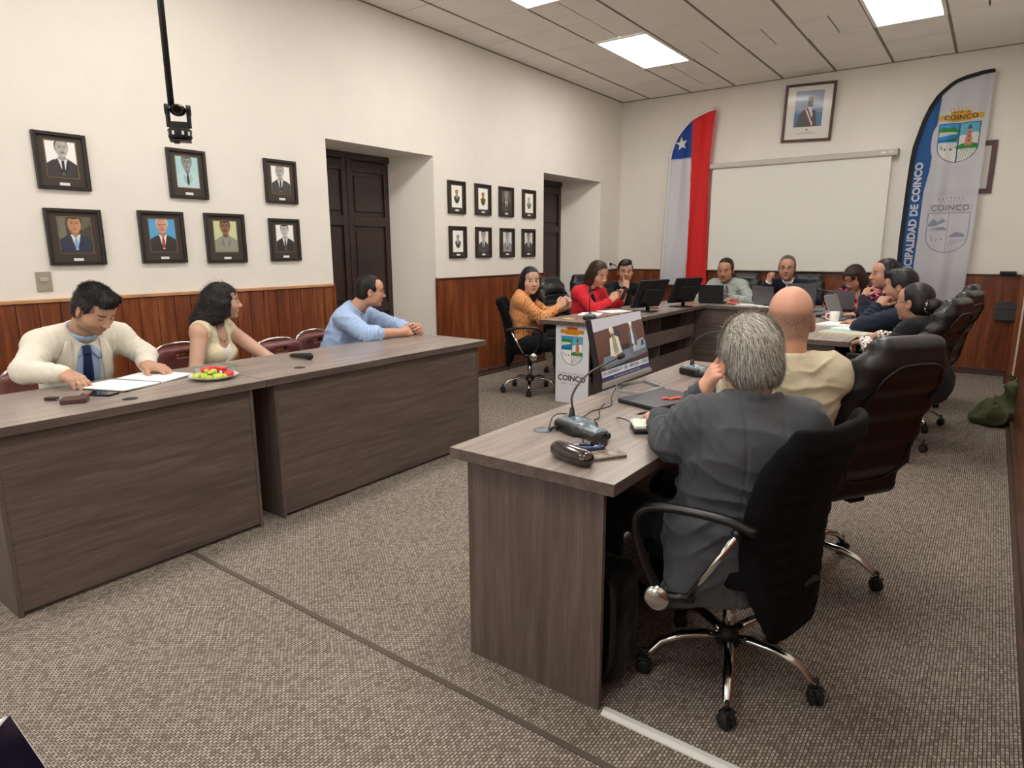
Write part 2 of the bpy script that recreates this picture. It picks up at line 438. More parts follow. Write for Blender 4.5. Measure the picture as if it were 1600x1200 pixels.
def panelmat(name,d1,d2,l1):
    m,nt,b,N,L=_nodes(name); setc(b,d1,.36)
    v=coords(nt,(9,9,.9)); f=noise(nt,v,1.3,5,.62,1.0); v2=coords(nt,(70,70,2.5)); g=noise(nt,v2,1,4,.6)
    c=ramp(nt,f,[(.27,d2),(.5,d1),(.74,l1)]); c=mixc(nt,math_(nt,'MULTIPLY',ramp(nt,g,[(.4,(1,1,1)),(.55,(0,0,0))]),.5),c,tuple(x*.4 for x in d1))
    L.new(c,b.inputs['Base Color']); bump(nt,b,g,.1,.001); return m
M_pan=panelmat('stained_board',hexc('#7b3f20'),hexc('#532811'),hexc('#985a33'))
M_panrail=mat('pale_rail','#b8875c',.5,var=(8,.2))
M_pandark=mat('dark_rail','#4a2314',.4,var=(10,.25))
M_ground=mat_wood('skirting_wood',1,hexc('#3a2620'),hexc('#5e4236'),.5)
M_door=mat('door_paint','#33231f',.38,bmp=(30,.2,.003),var=(5,.2))
def st(name,mb,m,bevel=0): return tag(mb.build(name,m,None,bevel),kind='structure')
# floor
b=MB(); b.box(((RX1)/2-.2,RY0/2,-.05),(RX1+1.6,-RY0+1.2,.1)); st('floor',b,M_carpet)
b=MB(); b.box((2.5,-7.755,.0015),(4.9,.022,.003)); st('floor_seam',b,M_seam)
b=MB(); b.box((.62,-2.98,.001),(1.2,.008,.003),RZ(0)); st('floor_seam',b,M_seam)
# left wall : plan prisms with splayed reveals
b=MB()
def wseg(poly,z0=0,z1=H+.15): b.prism(poly,z0,z1)
wseg([(0,RY0),(0,-8.9),(-.5,-8.9),(-.5,RY0)])
wseg([(0,-7.95),(0,-5.45),(-.5,-5.40),(-.5,-7.95)])
wseg([(0,-8.9),(0,-7.95),(-.5,-7.95),(-.5,-8.9)],2.37)
wseg([(0,-5.45),(0,-4.12),(-.5,-4.30),(-.5,-5.40)],2.362)
wseg([(0,-4.12),(0,-2.10),(-.5,-2.00),(-.5,-4.30)])
wseg([(0,-2.10),(0,-.61),(-.5,-.93),(-.5,-2.00)],2.38)
wseg([(0,-.61),(0,.0),(-.5,.0),(-.5,-.93)])
wseg([(-.08,-8.9),(-.08,-7.95),(-.5,-7.95),(-.5,-8.9)],0,2.37)
st('wall_left',b,M_wall)
b=MB(); b.box((RX1/2,.1,H/2),(RX1+1.2,.2,H+.3)); st('wall_far',b,M_wall)
b=MB(); b.box((RX1+.15,-5.6,H/2),(.3,11.4,H+.3)); st('wall_right',b,M_wall)
b=MB(); b.box((RX1/2,RY0-.1,H/2),(RX1+1.2,.2,H+.3)); st('wall_back',b,M_wall)
# ceiling: tees with individual tiles in one mesh
xs=[0]+[.425+.61*i for i in range(8)]+[RX1]; ys=[0]+[-.2956-.61*i for i in range(18)]+[RY0]
LIGHTS=[(1,(2,3)),(1,(6,7)),(1,(10,11)),(1,(14,15)),(5,(2,3)),(5,(6,7)),(5,(10,11)),(5,(14,15))]
cells={}
for cx_,rows in LIGHTS:
    for r_ in rows: cells[(cx_+1-0,r_)]=1
b=MB(); b.box((RX1/2,RY0/2,H+.10),(RX1,-RY0,.08)); 
lamp_cells=[]
for cx_,rows in LIGHTS:
    x0=.425+.61*cx_; x1=x0+.61; y1=-.2956-.61*rows[0]; y0=-.2956-.61*(rows[1]+1); lamp_cells.append((x0,x1,y0,y1))
tb=MB()
for i in range(len(xs)-1):
    for j in range(len(ys)-1):
        x0,x1=xs[i],xs[i+1]; y1,y0=ys[j],ys[j+1]; mx,my=(x0+x1)/2,(y0+y1)/2
        if any(a<mx<c and d<my<e for a,c,d,e in lamp_cells): continue
        g=.013; gy=.0055
        if x1-x0<.03: continue
        spl=(i==2 and j>0) or (j==3 and i>2) 
        if spl:
            tb.box(((x0+mx)/2,my,H+.012),(mx-x0-g-.003,y1-y0-gy*2,.022),b=.003); tb.box(((x1+mx)/2,my,H+.012),(x1-mx-g-.003,y1-y0-gy*2,.022),b=.003)
        else: tb.box((mx,my,H+.012),(x1-x0-2*g,y1-y0-2*gy,.022),b=.003)
st('ceiling',tb,M_tile)
tee=MB()
tee.box((RX1/2,RY0/2,H+.035),(RX1,-RY0,.02))
for x in xs[1:-1]: tee.box((x,RY0/2,H+.006),(.024,-RY0,.01))
tee.box((.006,RY0/2,H+.004),(.012,-RY0,.02)); tee.box((RX1/2,-.006,H+.004),(RX1,.012,.02))
st('ceiling_grid',tee,M_tee)
# lamps
for k,(x0,x1,y0,y1) in enumerate(lamp_cells):
    side='left wall' if x0<2 else 'right wall'; row=['nearest the far wall','second from the far wall','third from the far wall','nearest the back wall'][k%4]
    t=empty('ceiling_light',((x0+x1)/2,(y0+y1)/2,H),0,'square-edged white ceiling light panel along the %s, %s'%(side,row),'ceiling light','recessed ceiling light panels')
    w,l=x1-x0,y1-y0
    f=MB()
    for sx in(-1,1): f.box((sx*(w/2-.02),0,-.002),(.03,l-.012,.016))
    for sy in(-1,1): f.box((0,sy*(l/2-.02),-.002),(w-.072,.03,.016))
    f.box((0,0,.016),(w-.012,l-.012,.008))
    f.build('frame',M_whitemetal,t)
    d=MB(); d.box((0,0,.004),(w-.075,l-.075,.01)); d.build('diffuser',M_glow,t)
# ceiling speaker disc
b=MB(); b.lathe([(.001,H-.012),(.07,H-.012),(.082,H-.006),(.084,H)],32,T(2.51,-.58,0)); tag(b.build('smoke_detector',M_whitemetal),'round white disc fixed to a ceiling tile near far wall','smoke detector')
# wainscot
def wains(name,p0,p1,z1,out,grooves,rail,thick=.02,railmat=None,cap0=True,seed=0,step=.118):
    """boards from p0 to p1 (xy) standing `out` (unit xy) from the wall"""
    p0=np.array(p0,float);p1=np.array(p1,float);L=np.linalg.norm(p1-p0);d=(p1-p0)/L
    M4=Matrix(((d[0],out[0],0,p0[0]),(d[1],out[1],0,p0[1]),(0,0,1,0),(0,0,0,1)))
    b=MB(); b.box((L/2,thick*.3,z1/2),(L,thick*.6,z1),M4)
    if grooves:
        n=max(1,round(L/step)); w=L/n
        for i in range(n): b.box((w*(i+.5),thick*.5,z1/2),(w-.006,thick,z1-.004),M4,b=.002)
    else: b.box((L/2,thick*.5,z1/2),(L-.002,thick,z1-.003),M4)
    o=st(name,b,M_pan)
    return M4,L
k=1
def trim(mb,m):
    global k; st('trim_%d'%k,mb,m); k+=1
segs=[((0,-7.93),(0,-5.452),(1,0),True,True),((0,-4.118),(0,-2.102),(1,0),False,False),((RX1,0),(0,0),(0,-1),False,False),((RX1,-.02),(RX1,-.56),(-1,0),False,False),((RX1,-2.35),(RX1,RY0),(-1,0),False,False),((0,-.608),(0,-.02),(1,0),False,False)]
for p0,p1,out,gr,pale in segs:
    b=MB(); p0=np.array(p0,float);p1=np.array(p1,float);L=np.linalg.norm(p1-p0);d=(p1-p0)/L
    M4=Matrix(((d[0],out[0],0,p0[0]),(d[1],out[1],0,p0[1]),(0,0,1,0),(0,0,0,1)))
    z1=WZ-.022
    if gr:
        b.box((L/2,.005,z1/2),(L,.01,z1),M4); n=round(L/.118); w=L/n
        for i in range(n): b.box((w*(i+.5),.009,z1/2),(w-.005,.018,z1-.002),M4,b=.003)
    else: 
        b.box((L/2,.008,z1/2),(L,.016,z1),M4); n=max(1,round(L/.3)); w=L/n
        for i in range(n): b.box((w*(i+.5),.0095,z1/2),(w-.0015,.019,z1-.002),M4,b=.001)
    trim(b,M_pan)
    b=MB(); b.box((L/2,.014,WZ-.011),(L,.028,.022 if pale else .016),M4,b=.003)
    trim(b,M_panrail if pale else M_pandark)
    b=MB(); b.box((L/2,.02,.035),(L-.001,.04,.07),M4,b=.004); b.box((L/2,.03,.012),(L-.001,.06,.024),M4,b=.004)
    st('baseboard_%d'%k,b,M_ground)
# end strips of the near panel, trim strip at right wall
b=MB(); b.box((.014,-5.461,WZ/2),(.03,.018,WZ)); b.box((.014,-7.94,WZ/2),(.03,.03,WZ)); b.box((.014,-4.127,WZ/2),(.03,.016,WZ)); b.box((.014,-2.094,WZ/2),(.03,.016,WZ)); b.box((RX1-.02,-.6,WZ/2),(.045,.09,WZ)); b.box((RX1-.02,-2.31,WZ/2),(.045,.08,WZ)); trim(b,M_pan)
# doors deep in the reveals
def door(n,y0,y1,ztop,seams):
    d=MB(); x=-.47
    d.box((x-.05,(y0+y1)/2,ztop/2),(.04,y1-y0,ztop))
    edges=[y0]+seams+[y1]
    for a,c in zip(edges[:-1],edges[1:]):
        w=c-a
        for yy in(a+.035,c-.035): d.box((x-.018,yy,ztop/2),(.03,.062,ztop-.05),b=.006)
        for z in (.1,.85,1.72,ztop-.12):
            d.box((x-.018,(a+c)/2,z),(.029,w-.13,.1),b=.006)
        for z0,z1 in((.16,.79),(.91,1.66),(1.78,ztop-.18)):
            d.box((x-.025,(a+c)/2,(z0+z1)/2),(.02,w-.2,z1-z0-.06),b=.008)
    d.box((x-.01,(y0+y1)/2,ztop-.03),(.05,y1-y0,.06),b=.005)
    return st('door_%d'%n,d,M_door)
door(1,-5.42,-4.29,2.362,[-4.84]); door(2,-2.02,-.92,2.38,[-1.47])
door(3,-8.9,-7.95,.01,[]) if False else None

# unseen glowing panes added behind the photographer as fill light
M_fill=(lambda r:(setc(r[2],(.1,.1,.1),.1),r[2].inputs['Emission Color'].__setattr__('default_value',(.93,.96,1,1)),r[2].inputs['Emission Strength'].__setattr__('default_value',3.2),r[0])[-1])(_nodes('fill_light_pane'))
for k_,xc in((1,1.5),(2,3.5)):
    b=MB(); b.box((xc,RY0+.012,1.95),(1.15,.01,1.75)); st('fill_pane_%d'%k_,b,M_fill)
    b=MB()
    for sx in(-1,0,1): b.box((xc+sx*.6,RY0+.03,1.95),(.07 if sx else .05,.06,1.85),b=.004)
    for sz in(-1,0,1): b.box((xc,RY0+.03,1.95+sz*.9),(1.27,.06,.07 if sz else .045),b=.004)
    trim(b,M_whitemetal)  # made-up window bars around the added pane
# ================================================================== DESKS
DZ=.785; TH=.038
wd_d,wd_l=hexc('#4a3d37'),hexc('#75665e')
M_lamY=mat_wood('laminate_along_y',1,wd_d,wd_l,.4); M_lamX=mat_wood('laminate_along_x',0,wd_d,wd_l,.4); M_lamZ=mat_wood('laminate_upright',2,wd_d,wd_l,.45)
sheen_d,sheen_l=hexc('#786c64'),hexc('#a69a91')  # same laminate, lightened in colour for the sheen on the tops
M_sheenY=mat_wood('laminate_sheen_along_y',1,sheen_d,sheen_l,.27,1.0,.5); M_sheenX=mat_wood('laminate_sheen_along_x',0,sheen_d,sheen_l,.27,1.0,.5)
M_blk=mat('black_plastic','#0d0d0e',.35); M_blkm=mat('black_matte','#0e0e10',.7); M_grey=mat('grey_plastic','#55585a',.45); M_chrome=mat('chrome','#c9c6c2',.14,1.0)
M_white=mat('white_plastic','#e3e3e0',.4); M_paper=mat('white_paper','#eeeeec',.8)
def topface(b):  # sheen-lightened colour on upward faces, edges keep the dark laminate
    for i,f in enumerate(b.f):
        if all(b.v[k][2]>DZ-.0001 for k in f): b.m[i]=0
def desk(label,x0,x1,y0,y1,front='x1',top=None,px=None,py0=.06,py1=.06,grom=(),over=(.03,.10),grp=None,longside='y'):
    """longside y: people sit at low-x or high-x side; front modesty panel near `front` side"""
    cx,cy=(x0+x1)/2,(y0+y1)/2
    t=empty('office_desk',(cx,cy,0),0,label,'desk',grp)
    X0,X1,Y0,Y1=x0-cx,x1-cx,y0-cy,y1-cy
    b=MB(); b.mi=1; b.box((0,0,DZ-TH/2),(x1-x0,y1-y0,TH),b=.0015); topface(b); b.build('tabletop',[top or M_sheenY,M_lamY],t)
    fx,bx=over
    if longside=='y':
        if front=='x1': a0,a1=X0+bx,X1-fx; pxx=X1-fx-.012
        else: a0,a1=X0+fx,X1-bx; pxx=X0+fx+.012
        for yy in(Y0+py0,Y1-py1-.018):
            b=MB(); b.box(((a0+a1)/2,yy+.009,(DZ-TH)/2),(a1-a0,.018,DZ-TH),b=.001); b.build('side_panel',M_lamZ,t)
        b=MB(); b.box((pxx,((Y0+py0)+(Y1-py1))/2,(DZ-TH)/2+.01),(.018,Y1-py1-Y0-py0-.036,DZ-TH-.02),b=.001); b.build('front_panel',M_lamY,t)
    else:
        if front=='y0': a0,a1=Y0+fx,Y1-bx; pyy=Y0+fx+.012
        for xx in(X0+py0,X1-py1-.018):
            b=MB(); b.box((xx+.009,(a0+a1)/2,(DZ-TH)/2),(.018,a1-a0,DZ-TH),b=.001); b.build('side_panel',M_lamZ,t)
        b=MB(); b.box((0,pyy,(DZ-TH)/2+.01),(X1-X0-py0-py1-.036,.018,DZ-TH-.02),b=.001); b.build('front_panel',M_lamX,t)
    for gx,gy in grom:
        b=MB(); b.lathe([(.001,DZ+.003),(.026,DZ+.003),(.032,DZ+.0005),(.032,DZ-.002)],24,T(gx-cx,gy-cy,0)); b.build('cable_grommet',M_blk,t)
    return t
desk('dark grey wood desk by the left wall under the open notebook',1.06,1.76,-8.52,-7.312,grom=[(1.645,-7.915)])
desk('dark grey wood desk by the left wall under the handheld microphone',1.06,1.76,-7.308,-5.50,grom=[(1.60,-6.99)])
desk('dark grey wood desk in the foreground with grey conference microphones',3.29,3.905,-7.625,-5.50,front='x0',over=(.03,.06),py0=.055)
desk('dark wood desk under the white mug, beyond the bald man',3.30,3.93,-4.12,-1.70,front='x0',over=(.03,.10))
# screws on the foreground desk's side
b=MB()
for z in(.17,.42): b.cyl((3.345,-7.5715,z),(3.345,-7.573,z),.0045,n=10)
# far desk with dark front, left row with open rails
desk('dark wood desk along the far wall below the projection screen',1.35,3.45,-1.66,-.98,front='y0',top=M_sheenX,longside='y' if False else 'x',over=(.03,.12))
t=empty('office_desk',(1.64,-2.88,0),0,'grey wood desk with open horizontal rails and white emblem end panel','desk')
b=MB(); b.mi=1; b.box((0,0,DZ-TH/2),(.72,2.42,TH),b=.0015); topface(b); b.build('tabletop',[M_sheenY,M_lamY],t)
for z in(.50,.23):
    b=MB(); b.box((.27,.05,z),(.02,2.1,.145),b=.001); b.build('rail',M_lamY,t)
for y in(1.12,.2,-.95):
    b=MB(); b.box((.17,y,(DZ-TH)/2),(.16,.02,DZ-TH),b=.001); b.build('leg',M_lamZ,t)
PY=-1.16
b=MB(); b.box((-.02,PY,(DZ-TH)/2),(.357,.02,DZ-TH),b=.001); b.build('side_panel',M_lamZ,t)
M_print=mat_attr('printed_panel',.35)
# emblem raster --------------------------------------------------------------
def emblem(p,cx,cy,w,h,mono=None,banner_text=None,edge='#22506f',cr=('#c9641a','#8f1f1a'),gold_='#d98a1e'):
    """municipal shield with crown and ribbon. w,h in UV units of p"""
    U=lambda a:cx+a*w; V=lambda a:cy+a*h
    c=(lambda x:mono) if mono else (lambda x:x)
    gold=c(gold_ if not mono else mono)
    # crown
    for i in range(-3,4):
        p.line(U(i*.07),V(.70),U(i*.095),V(.83-abs(i)*.012),.010*h*1.2 if mono else .022*h,gold); p.ell(U(i*.095),V(.85-abs(i)*.012),.022*w,.016*h,gold)
    if not mono: p.poly([(U(-.24),V(.68)),(U(.24),V(.68)),(U(.26),V(.74)),(U(0),V(.77)),(U(-.26),V(.74))],cr[0]); 
    if not mono:
        for i in(-.16,0,.16): p.ell(U(i),V(.73),.035*w,.02*h,cr[1])
    # ribbon
    if mono:
        for q in(.66,.51): p.line(U(-.5),V(q),U(.5),V(q),.008*h,mono)
        p.line(U(-.5),V(.51),U(-.5),V(.66),.008*h,mono); p.line(U(.5),V(.51),U(.5),V(.66),.008*h,mono)
    else:
        p.poly([(U(-.54),V(.54)),(U(-.33),V(.55)),(U(-.26),V(.50)),(U(.26),V(.50)),(U(.33),V(.55)),(U(.54),V(.54)),(U(.54),V(.67)),(U(.3),V(.67)),(U(0),V(.70)),(U(-.3),V(.67)),(U(-.54),V(.67))],gold)
    # shield outline
    def sh(k,dy=0):
        pts=[(U(-.5*k),V(.46*k+dy)),(U(.5*k),V(.46*k+dy)),(U(.5*k),V(-.12))]
        for i in range(1,12):
            a=math.pi*i/12; pts.append((U(.5*k*math.cos(a)),V(-.12-.5*k*math.sin(a)*.84)))
        return pts+[(U(-.5*k),V(-.12))]
    if mono:
        o=sh(1)
        for i in range(len(o)): p.line(*o[i],*o[(i+1)%len(o)],.024*h,mono)
        p.line(U(0),V(.46),U(0),V(-.54),.014*h,mono); p.line(U(-.5),V(.02),U(0),V(.02),.014*h,mono)
        p.poly([(U(-.47),V(.2)),(U(-.36),V(.32)),(U(-.25),V(.24)),(U(-.14),V(.33)),(U(-.02),V(.22)),(U(-.02),V(.26)),(U(-.3),V(.14)),(U(-.47),V(.12))],mono)
        p.poly([(U(-.47),V(.06)),(U(-.1),V(.12)),(U(-.02),V(.05)),(U(-.02),V(.03))],mono)
        p.poly([(U(.03),V(-.15)),(U(.2),V(-.02)),(U(.38),V(-.06)),(U(.45),V(-.15))],mono)
        for i in range(6): p.line(U(.05+i*.07),V(-.38+i*.03),U(.14+i*.07),V(-.2),.012*h,mono)
        p.line(U(-.38),V(-.1),U(-.34),V(-.24),.02*h,mono); p.ell(U(-.24),V(-.22),.03*w,.02*h,mono); p.ell(U(-.12),V(-.2),.03*w,.02*h,mono)
        return
    p.poly(sh(1.0),edge); inn=sh(.955)
    M=Pic(p.w,p.h,grid=(p.U,p.V)); 
    # paint into a temp picture then composite through the shield
    M.C[:]=hexc('#f2f1ee')
    M.rect(U(-.5),V(.04),U(0),V(.5),'#3d9bd8')
    M.poly([(U(-.5),V(.30)),(U(-.38),V(.38)),(U(-.26),V(.33)),(U(-.15),V(.37)),(U(0),V(.28)),(U(0),V(.17)),(U(-.5),V(.17))],'#2f8a3c')
    M.poly([(U(-.5),V(.25)),(U(-.1),V(.24)),(U(0),V(.2)),(U(-.5),V(.10))],'#cfe3cf')
    M.poly([(U(-.5),V(.12)),(U(0),V(.2)),(U(0),V(.13)),(U(-.3),V(.04)),(U(-.5),V(.04))],'#2f7fd0')
    M.poly([(U(-.32),V(.04)),(U(0),V(.13)),(U(0),V(.04))],'#2a7f42')
    M.rect(U(-.5),V(-.05),U(0),V(.02),'#3da0dc')
    for q in(-.42,-.31,-.2,-.09): M.ell(U(q),V(-.06),.07*w,.035*h,'#f4f4f4')
    M.line(U(-.40),V(-.10),U(-.38),V(-.2),.02*h,'#333f46'); M.ell(U(-.3),V(-.2),.022*w,.03*h,'#333f46'); M.ell(U(-.16),V(-.2),.03*w,.025*h,'#333f46')
    M.rect(U(0),V(-.02),U(.5),V(.5),'#5fb3cf')
    M.ell(U(.1),V(.02),.13*w,.13*h,'#f2f1ee'); M.ell(U(.4),V(.05),.13*w,.15*h,'#f2f1ee')
    M.ell(U(.25),V(-.16),.30*w,.10*h,'#2f8a3c')
    M.poly([(U(.16),V(-.12)),(U(.34),V(-.12)),(U(.33),V(.1)),(U(.31),V(.1)),(U(.3),V(.28)),(U(.2),V(.28)),(U(.19),V(.1)),(U(.17),V(.1))],'#c9876a')
    M.poly([(U(.18),V(.28)),(U(.32),V(.28)),(U(.25),V(.42))],'#40586b'); 
    for q in(.0,.1,.2): M.ell(U(.25),V(q),.025*w,.025*h,'#7b3b30')
    M.line(U(.25),V(-.12),U(.25),V(-.28),.03*h,'#b5584a')
    M.rect(U(0),V(-.60),U(.5),V(-.2),'#eef0ea',.8)
    for i in range(9): M.line(U(.0+i*.07),V(-.5+i*.02),U(.10+i*.06),V(-.2),.012*h,'#3f6b4a')
    M.rect(U(-.018),V(-.6),U(.018),V(.5),edge); M.rect(U(-.5),V(.008),U(0),V(.04),edge)
    q=Pic(p.w,p.h,grid=(p.U,p.V)); q.C[:]=0; q.poly(inn,(1,1,1)); m=q.C[...,:1]
    p.C=p.C*(1-m)+M.C*m
P_=Pic(.355,.735,120,'#e4e6ea'); emblem(P_,.5,.70,.66,.37)
# white sticker panel on the near end of the left row
o=P_.build('emblem_panel',M_print,t,T(-.02,PY-.0118,.374)@RX(90))
b=MB(); b.box((-.02,PY-.0105,.374),(.357,.002,.738)); b.build('panel_board',M_white,o)
M_ink=mat('dark_ink','#3a3a3e',.6); M_ink2=mat('pale_ink','#8d8f96',.6)
Mt=lambda z:T(-.02,PY-.0125,z)@RX(90)
text('lettering','COINCO',.074,Mt(.245),M_ink,o,.0003,.0022)
text('lettering','ILUSTRE MUNICIPALIDAD',.021,Mt(.29),M_ink2,o,.0003,0,space=1.25)
text('lettering','Agua, sol, Arena',.024,Mt(.195),M_ink2,o,.0003,0.0003,space=1.35)
# ================================================================== CHAIRS
def leathermat(name,col,rough=.34,bs=14,st_=.5):
    m,nt,b,N,L=_nodes(name); setc(b,col,rough)
    v=coords(nt); w=noise(nt,v,bs,4,.55,.6); g=noise(nt,v,260,2); h=math_(nt,'MULTIPLY_ADD',g,.06,w); bump(nt,b,h,st_,.012); return m
M_leather=leathermat('black_leather',hexc('#17171a')); M_leatherb=leathermat('dark_brown_leather',hexc('#131010'),.42,6,.25)
M_pu=mat('grey_arm_plastic','#8a8684',.4); M_mesh=mat('black_chair_fabric','#0c0c0e',.92,bmp=(420,.6,.002),spec=.2)
M_cast=mat('caster_rubber','#1b1918',.6)
def star_base(t,rad=.29,ang=0,col=None,z=.09):
    for i in range(5):
        a=R(ang+72*i); c,s_=math.cos(a),math.sin(a)
        P=lambda r,z:(r*c,r*s_,z)
        b=MB(); b.tube([P(.02,z+.045),P(.08,z+.055),P(.16,z+.05),P(.23,z+.028),P(rad-.02,z-.008),P(rad,z-.022)],[.016,.019,.018,.017,.015,.012],12,flat=.75)
        leg=b.build('leg',col or M_chrome,t)
        b=MB(); b.cyl(P(rad,z-.03),P(rad,z+.0),.008,n=10)
        Mw=T(rad*c,rad*s_,.026)@RZ(math.degrees(a)+RNG.uniform(30,150))
        for sx in(-1,1): b.lathe([(.004,.0),(.020,.0),(.0255,.004),(.0255,.014),(.018,.019),(.004,.019)],18,Mw@T(sx*.0,0,0)@RY(90*sx)@T(0,0,.003))
        b.rbox((0,.0,.012),(.014,.05,.034),.012,4,Mw,0)
        b.tube([(-.02,-.026,.012),(-.022,-.016,.028),(-.02,0,.0335),(-.02,.012,.031)],.004,6,M=Mw); b.box((0,-.004,.031),(.046,.026,.006),Mw,b=.002)
        b.build('caster',M_cast,leg)
    b=MB(); b.cyl((0,0,z+.02),(0,0,z+.085),.038,.030,20); b.build('hub',M_cast,t)
def exec_back():
    S=Shape()
    A=10
    def Y(z): return -.235-(z-.50)*math.tan(R(13))+.02*math.sin((z-.5)*5)
    for z,w,th in((.52,.19,.045),(.66,.215,.055),(.80,.225,.05),(.94,.225,.05),(1.06,.21,.055),(1.14,.165,.052)):
        S.box((0,Y(z),z),(w,th,.085),None,.045,.05)
    for z in(.62,.78): S.ell((0,Y(z)+.045,z),(.17,.045,.075),None,.02)
    S.ell((0,Y(1.05)+.045,1.05),(.175,.05,.075),None,.03)
    for sx in(-1,1): S.cone((sx*.185,Y(.60)+.035,.60),(sx*.195,Y(.95)+.045,.95),.035,.035,.03)
    V,F=S.mesh(.009); V=relax(V,F,2)
    # creases across the cushion fronts
    N=vnormals(V,F); fr=(N[:,1]>.1); d=np.zeros(len(V))
    for z in(.70,.86,.985): d-=.010*np.exp(-((V[:,2]-z-.012*np.cos(V[:,0]*9))/.012)**2)*fr
    d+=.003*fbm(V,28)*fr
    global EB_S; EB_S=S
    return V+N*d[:,None],F,Y
EB_V,EB_F,EB_Y=exec_back(); EB_V[:,2]=.45+(EB_V[:,2]-.45)*.86; ebz=lambda z:.45+(z-.45)*.86
def seat_shape():
    S=Shape(); S.box((0,0.02,.475),(.255,.25,.052),None,.05,.04); S.cone((-.2,.255,.47),(.2,.255,.47),.045,.045,.05); S.ell((0,0,.515),(.2,.2,.03),None,.05)
    V,F=S.mesh(.012); V=relax(V,F,2); N=vnormals(V,F); return V+N*(.002*fbm(V,30))[:,None],F
ES_V,ES_F=seat_shape()
def exec_chair(label,loc,rz,leather=None,arm=None,tilt=0,grp=None,ang=20):
    leather=leather or M_leather; arm=arm or M_pu
    t=empty('executive_chair',(*loc[:2],0),rz,label,'chair',grp)
    o=npmesh('backrest',EB_V,EB_F,leather,t)
    # piping round the rear shell
    b=MB(); pts=[]
    for i in range(33):
        a=-math.pi/2+2*math.pi*i/32
        x=.172*np.sign(math.cos(a))*abs(math.cos(a))**.5; zc=.82+.29*np.sign(math.sin(a))*abs(math.sin(a))**.6
        q_=EB_S.surf((x,EB_Y(zc),zc),(0,-1,0)); pts.append((x,q_[1]-.001,ebz(zc)))
    b.tube(pts[:-1],.0055,6,closed=True); b.build('piping',leather,o)
    npmesh('seat',ES_V,ES_F,leather,t)
    b=MB(); b.box((0,.0,.405),(.22,.26,.03),b=.01); b.cyl((0,0,.28),(0,0,.40),.028,n=18); b.build('mechanism',M_blkm,t)
    b=MB(); b.cyl((0,0,.12),(0,0,.3),.019,n=18); b.build('gas_lift',M_chrome,t)
    b=MB(); b.box((0,-.16,.425),(.08,.18,.02),RX(0),b=.005); b.box((0,-.235,.47),(.08,.02,.10),b=.005); b.build('back_bracket',M_blkm,t)
    for s_ in(-1,1):
        b=MB(); x=s_*.285
        p=bezier([(s_*.2,.06,.43),(x,.10,.46),(x+s_*.005,.17,.56),(x,.15,.66),(x,.02,.69),(x,-.16,.675),(x*.97,-.255,.73)],28)
        b.tube(p,.016,10,flat=.6); b.build('armrest',arm,t)
        ch=ALLKIDS[t.name][-1]
        b=MB(); b.rbox((x,.02,.707),(.055,.27,.028),.026,5); b.build('arm_pad',leather,ch)
    star_base(t,.30,ang)
    return t
def task_chair(label,loc,rz,ang=0,seatz=.47,toe=0):
    t=empty('task_chair',(*loc[:2],0),rz,label,'chair')
    S=Shape()
    def Y(z): return -.23-(z-.45)*.20+.035*math.sin((z-.42)*6)
    for i in range(13):
        z=.30+i*.052; w=.10+.125*math.sin(min(1,(z-.26)/.36)*math.pi/2) if z<.62 else .225+.012*math.sin((z-.62)*4)
        if z>.84: w*=1-(z-.84)*1.5
        S.box((0,Y(z),z),(w,.016,.035),None,.014,.03)
        if i: 
            for q in(-1,1): S.cone((q*(w-.02),Y(z)+.012,z),(q*(w-.02),Y(z)+.012,z-.05),.014,.014,.03)
    V,F=S.mesh(.0075); V=relax(V,F,3); V[:,1]+=1.4*np.maximum(0,np.abs(V[:,0])-.05)**2*1.6
    npmesh('backrest',V,F,M_mesh,t)
    b=MB(); b.rbox((0,.02,seatz),(.47,.46,.06),.12,6); b.build('seat',M_mesh,t,.014)
    b=MB(); b.box((0,0,.41),(.2,.24,.035),b=.01); b.cyl((0,0,.3),(0,0,.40),.026,n=18); b.cyl((.05,.05,.40),(.27,.08,.385),.005,n=8); b.build('mechanism',M_blkm,t)
    b=MB(); b.cyl((0,0,.12),(0,0,.31),.022,n=20); b.build('gas_lift',M_chrome,t)
    b=MB(); b.tube([(0,-.1,.41),(0,-.22,.40),(0,-.27,.46)],[.02,.02,.018],10,flat=.5); b.build('back_bracket',M_blkm,t)
    for s_ in(-1,1):
        x=s_*.275
        b=MB()
        Ma=T(x,-.18,0)@RZ(-s_*toe)@T(-x,.18,0)
        b.tube(bezier([(x,-.21,.66),(x,-.12,.685),(x,.03,.69),(x,.11,.672),(x,.135,.62),(x,.105,.51),(x,.05,.405)],30),.0175,10,flat=.8,M=Ma)
        b.tube([Ma@Vector((x,.05,.405)),(x*.8,.06,.40),(x*.4,.05,.41)],.014,8)
        b.cyl((x,-.17,.64),(x,-.15,.66),.014,n=10,M=Ma); b.cyl((x,-.05,.42),(x,.05,.405),.014,n=10,M=Ma)
        ar=b.build('armrest',M_blk,t)
        b=MB(); b.cyl((x,-.165,.655),(x,-.035,.425),.0105,n=14,M=Ma); b.build('strut',M_chrome,ar)
        b=MB(); b.lathe([(.001,.012),(.030,.010),(.038,.003),(.041,.0),(.041,-.012)],28,Ma@T(x+s_*.014,.06,.40)@RY(90*s_)); b.build('hinge_disc',M_chrome,ar)
    star_base(t,.285,ang)
    return t
M_vinyl=mat('burgundy_vinyl','#6b3a38',.35,bmp=(20,.3,.006),var=(6,.15)); 
